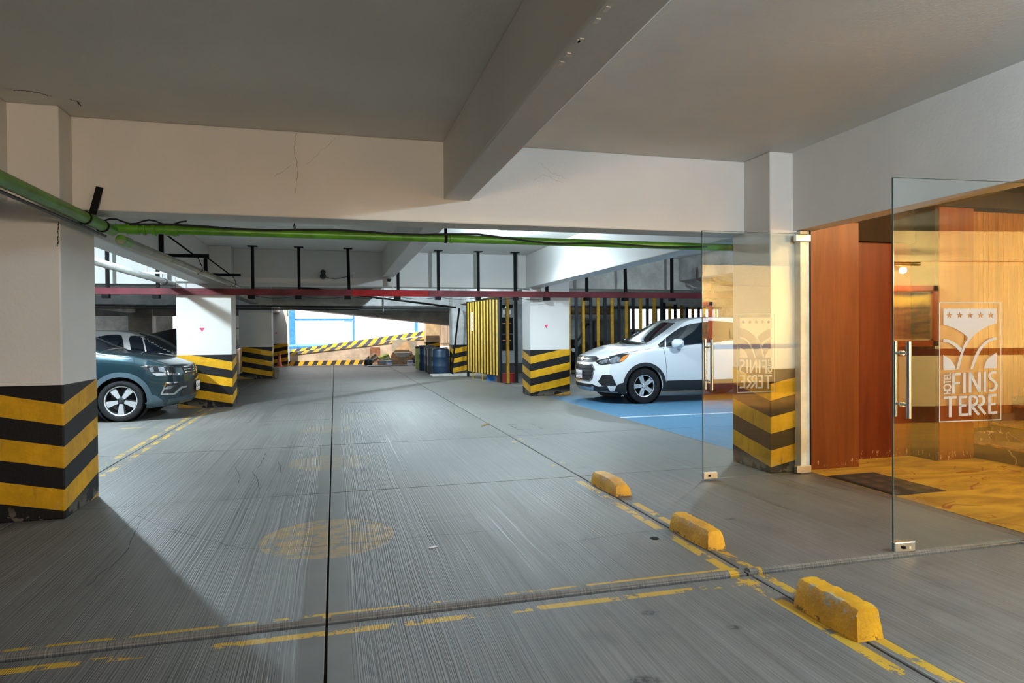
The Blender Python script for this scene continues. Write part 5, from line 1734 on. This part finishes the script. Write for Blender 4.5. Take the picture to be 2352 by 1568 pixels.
# bent tan cardboard sheet
a = [py(p, q, 30.5) for p, q in ((893, 834), (900, 812), (915, 796), (935, 781), (942, 812), (944, 834))]
cs_ = thing('bent_cardboard', 'tan cardboard sheet slumped in a peak against the boards', 'cardboard', (a[0].x+.5, 30.45, 0))
m = MB()
pl_ = [(p.x-cs_.location.x, max(0, p.z)) for p in a]
m.prism(pl_, 0, .03, 'y')
m.build('sheet', CARD, cs_).rotation_euler.x = R(-6)
MB().prism([(pl_[-1][0], 0), (pl_[-1][0]+.25, 0), (pl_[-3][0]+.02, pl_[-3][1])], .03, .05, 'y').build('folded_flap', CARD, cs_).rotation_euler.x = R(-6)
bag = thing('refuse_bag', 'shiny blue plastic refuse bag tied at the top', 'bag', (*py(968, 832, 29.7).xy, 0))
bm = bmesh.new()
bmesh.ops.create_icosphere(bm, subdivisions=4, radius=1)
for v in bm.verts:
    c = v.co.copy()
    n_ = 1+.06*math.sin(c.x*9+c.z*7)+.05*math.sin(c.y*11-c.z*13)+.03*math.sin(c.x*23)
    zz = (c.z+1)/2
    rr_ = .23*n_*(1.0-.55*max(0, zz-.55)/.45)
    v.co = Vector((c.x*rr_, c.y*rr_, max(0, (zz*.62-.02))))
me = bpy.data.meshes.new('sack')
bm.to_mesh(me)
bm.free()
me.materials.append(simple('blue_bag_film', (.01, .07, .35), .18, 0, .2, 8.))
me.shade_smooth()
link('sack', me, bag)
MB().lathe([(.05, .56), (.03, .60), (.07, .68), (.05, .70)], n=12).build('tied_neck', simple('blue_bag_film', (.01, .07, .35)), bag, True)
snk = thing('wash_basin', 'discarded white wash basin on a cardboard box', 'basin', (*py(925, 832, 30.1).xy, .305))
prof = [(.10, 0), (.17, .04), (.23, .12), (.26, .22), (.27, .22), (.24, .10), (.18, .03), (0, .02)]
o = MB().lathe(prof, n=26).build('bowl', simple('vitreous_white', (.72, .70, .66), .15, var=.03), snk, True)
o.scale = (1.25, .9, 1)
MB().box(-.36, .36, -.26, .26, .20, .235, .01).build('rim', simple('vitreous_white', (.72, .70, .66)), snk)
bx1 = thing('cardboard_box', 'flattened cardboard box under the wash basin', 'box', (*py(922, 834, 30.1).xy, 0))
MB().box(-.45, .45, -.25, .25, 0, .30, .006).build('carton', CARD, bx1)
MB().box(-.45, .45, -.02, .02, .296, .303).build('tape', simple('brown_tape', (.3, .17, .07), .3), bx1)
k = 0
for (p_, q_, w_, h_, d_, mt_, lb) in ((876, 832, .26, .20, .22, CARD, 'small tan carton in the rubbish heap'), (892, 834, .26, .22, .2, simple('white_carton', (.75, .76, .80), .6), 'small white carton in the rubbish heap'),
                                     (942, 835, .22, .20, .2, simple('white_carton', (.75, .76, .80)), 'white and blue carton beside the basin box')):
    t = thing('small_carton', lb, 'box', (*py(p_, q_, 29.5).xy, 0), R(12+20*k))
    MB().box(-w_/2, w_/2, -d_/2, d_/2, 0, h_, .004).build('carton', mt_, t)
    MB().box(-w_/2, w_/2, -d_/2-.002, d_/2+.002, h_*.55, h_*.85).build('printed_band', simple('blue_print', (.12, .25, .55), .6), t)
    k += 1
for (p_, q_, tilt, mt_, lb, sz) in ((856, 820, 35, CARD, 'tilted brown carton on top of the rubbish heap', .42), (883, 822, 20, simple('printed_yellow_carton', (.52, .55, .10), .6, 0, .5, 4.), 'yellow green printed carton tilted on the heap', .46)):
    t = thing('tilted_carton', lb, 'box', (*py(p_, 834, 30.2).xy, .0))
    o = MB().box(-sz/2, sz/2, -.2, .2, -.14, .14, .004).build('carton', mt_, t)
    o.location.z = .30
    o.rotation_euler = (R(10), R(-tilt), 0)
    o2 = MB().box(-sz/2, sz/2, -.203, .203, -.03, .03).build('label_band', simple('white_carton', (.75, .76, .80)), t)
    o2.location.z = .30
    o2.rotation_euler = (R(10), R(-tilt), 0)
ob_ = thing('black_bundle', 'round black bundle at the edge of the rubbish heap', 'bag', (*py(846, 832, 29.75).xy, 0))
MB().lathe([(0, 0), (.16, .01), (.20, .12), (.17, .25), (.09, .32), (0, .33)], n=18).build('sack', BLACKP, ob_, True)
MB().lathe([(.03, .31), (.02, .35), (.05, .39)], n=10).build('knot', BLACKP, ob_, True)
sk = thing('grey_sack', 'crumpled grey brown sack against the olive board', 'sack', (*py(959, 833, 30.25).xy, 0))
bm = bmesh.new()
bmesh.ops.create_icosphere(bm, subdivisions=3, radius=1)
for v in bm.verts:
    c = v.co
    n_ = 1+.08*math.sin(c.z*14+c.x*3)+.05*math.sin(c.x*17)
    v.co = Vector((c.x*.27*n_, c.y*.2*n_, max(0, (c.z+.9)*.24*n_)))
me = bpy.data.meshes.new('cloth')
bm.to_mesh(me)
bm.free()
me.materials.append(simple('grey_brown_cloth', (.17, .14, .12), .9))
me.shade_smooth()
link('cloth', me, sk)
MB().box(-.27, .27, -.22, .2, 0, .02).build('folded_hem', simple('grey_brown_cloth', (.17, .14, .12)), sk)
pt_ = thing('flat_board', 'flat pale board lying on the floor before the heap', 'board', (*py(898, 838, 29.0).xy, 0), R(4))
MB().box(-1.0, .7, -.25, .25, 0, .03, .004).build('sheet', simple('pale_board', (.55, .55, .60), .6), pt_)
MB().box(-1.0, .7, -.26, -.25, 0, .032).build('edge', simple('board_edge', (.2, .17, .13)), pt_)
pt2 = thing('flat_board', 'thick pallet board below the blue refuse bag', 'board', (*py(972, 837, 29.0).xy, 0))
MB().box(-.45, .45, -.35, .25, 0, .07, .006).build('sheet', simple('grey_timber', (.30, .27, .25), .8), pt2)
MB().box(-.45, .45, -.36, -.35, 0, .05).build('edge', simple('board_edge', (.2, .17, .13)), pt2)
# small things on the aisle floor
pp_ = MB().box(-.03, .03, -.012, .012, 0, .002).build('paper_scrap', simple('white_carton', (.75, .76, .80)))
pp_.location = (*pz(995, 1257).xy, .002)
pp_.rotation_euler.z = R(25)
tag(pp_, 'small white paper scrap lying on the concrete', 'litter')
db = thing('drain_dot', 'small round black drain cap beside the middle wheel stop', 'drain', (*pz(1503, 1236).xy, .0))
MB().lathe([(0, .004), (.018, .004), (.022, .0)], n=16).build('cap', BLACKM, db)
MB().lathe([(.024, .001), (.028, .003), (.031, .0)], n=16).build('ring', BLACKM, db)
ft = thing('floor_hatch', 'ochre crust of straw in the floor joint', 'debris', (*pz(1112, 977).xy, 0), R(60))
ft.name = 'straw_tuft'
for k in range(14):
    a = rng.uniform(-.15, .15)
    MB().tube([(a, rng.uniform(-.03, .03), .004), (a+rng.uniform(.03, .12), rng.uniform(-.04, .04), .012)], .005, 5).build('straw', simple('ochre_straw', (.30, .19, .05), .8), ft)

# ================================================================== CRACKS AND CHIPS
CRK = simple('crack_dark', (.03, .027, .022), .9, var=0)
CRKW = simple('bare_plaster', (.80, .78, .74), .8, var=0)
def ribbon(name, pts, nrm, wd, mat, parent):
    """thin line of given width lying on a surface with normal nrm"""
    nrm = Vector(nrm)
    P = [Vector(p)+nrm*.0015 for p in pts]
    V, F = [], []
    for i, p in enumerate(P):
        d = (P[min(i+1, len(P)-1)]-P[max(i-1, 0)]).normalized()
        sd = d.cross(nrm).normalized()*(wd/2*rng.uniform(.5, 1.3))
        V += [p-sd, p+sd]
    for i in range(len(P)-1):
        F.append((2*i, 2*i+1, 2*i+3, 2*i+2))
    return MB().add(V, F).build(name, mat, parent)
def jag(pts, n, amt):
    out = []
    for a, b in zip(pts[:-1], pts[1:]):
        for k in range(n):
            t = k/n
            out.append((a[0]+(b[0]-a[0])*t+rng.uniform(-amt, amt), a[1]+(b[1]-a[1])*t+rng.uniform(-amt, amt)))
    return out+[pts[-1]]
for pts, wd in (([(596, 1135), (592, 1100), (580, 1082)], .006), ([(540, 1070), (552, 1095), (548, 1110)], .005), ([(612, 1040), (600, 1062), (590, 1075)], .005), ([(640, 1062), (645, 1085)], .005),
                ([(300, 1180), (420, 1225), (560, 1262), (720, 1255), (900, 1240), (1180, 1215)], .004), ([(1280, 1250), (1360, 1236), (1500, 1220)], .004), ([(200, 1345), (290, 1270), (320, 1200)], .005)):
    ribbon('crack', [pz(*q) for q in jag(pts, 7, 2.)], (0, 0, 1), wd, CRK, fl)
for pts, wd, mt_ in (([(32, 207), (55, 208), (90, 212), (120, 222)], .008, CRK), ([(160, 228), (178, 233), (186, 243)], .010, CRK), ([(1672, 76), (1900, 97), (2172, 130)], .004, CRKW), ([(1940, 255), (2060, 190), (2180, 140)], .003, CRKW), ([(1660, 175), (1620, 200), (1600, 215)], .003, CRKW)):
    ribbon('crack', [pz(*q, CEIL) for q in jag(pts, 6, 1.2)], (0, 0, -1), wd, mt_, cl)
bmf = [o for o in bpy.data.objects if o.get('label', '').startswith('deep white cross beam')][0]
for pts, wd in (([(680, 305), (676, 345), (684, 385), (679, 445)], .006), ([(630, 405), (652, 392), (668, 380)], .003), ([(705, 378), (740, 345), (772, 315)], .0025), ([(1225, 415), (1250, 400), (1290, 420)], .003), ([(1240, 375), (1265, 395), (1300, 410)], .0025)):
    ribbon('crack', [py(*q, 5.85) for q in jag(pts, 6, 2.)], (0, -1, 0), wd, simple('hairline_grey', (.38, .34, .30), .9, var=0), bmf)
for pts, wd in (([(134, 508), (132, 530), (133, 552), (130, 565)], .016),):
    ribbon('chipped_edge', [pxx(*q, -1.949)-P1.location for q in jag(pts, 7, 1.5)], (1, 0, 0), wd, CRK, P1)
sb = [o for o in bpy.data.objects if o.get('label', '').startswith('white lengthwise beam running')][0]
for q in ((1395, 20), (1372, 47), (1335, 92), (1328, 95), (1305, 125), (1290, 145)):
    c = pz(*q, 2.546)
    MB().box(-.012, .006, -.02, .02, -.004, .006).build('peeled_paint', CRKW, sb, loc=(c.x-.0, c.y, c.z))
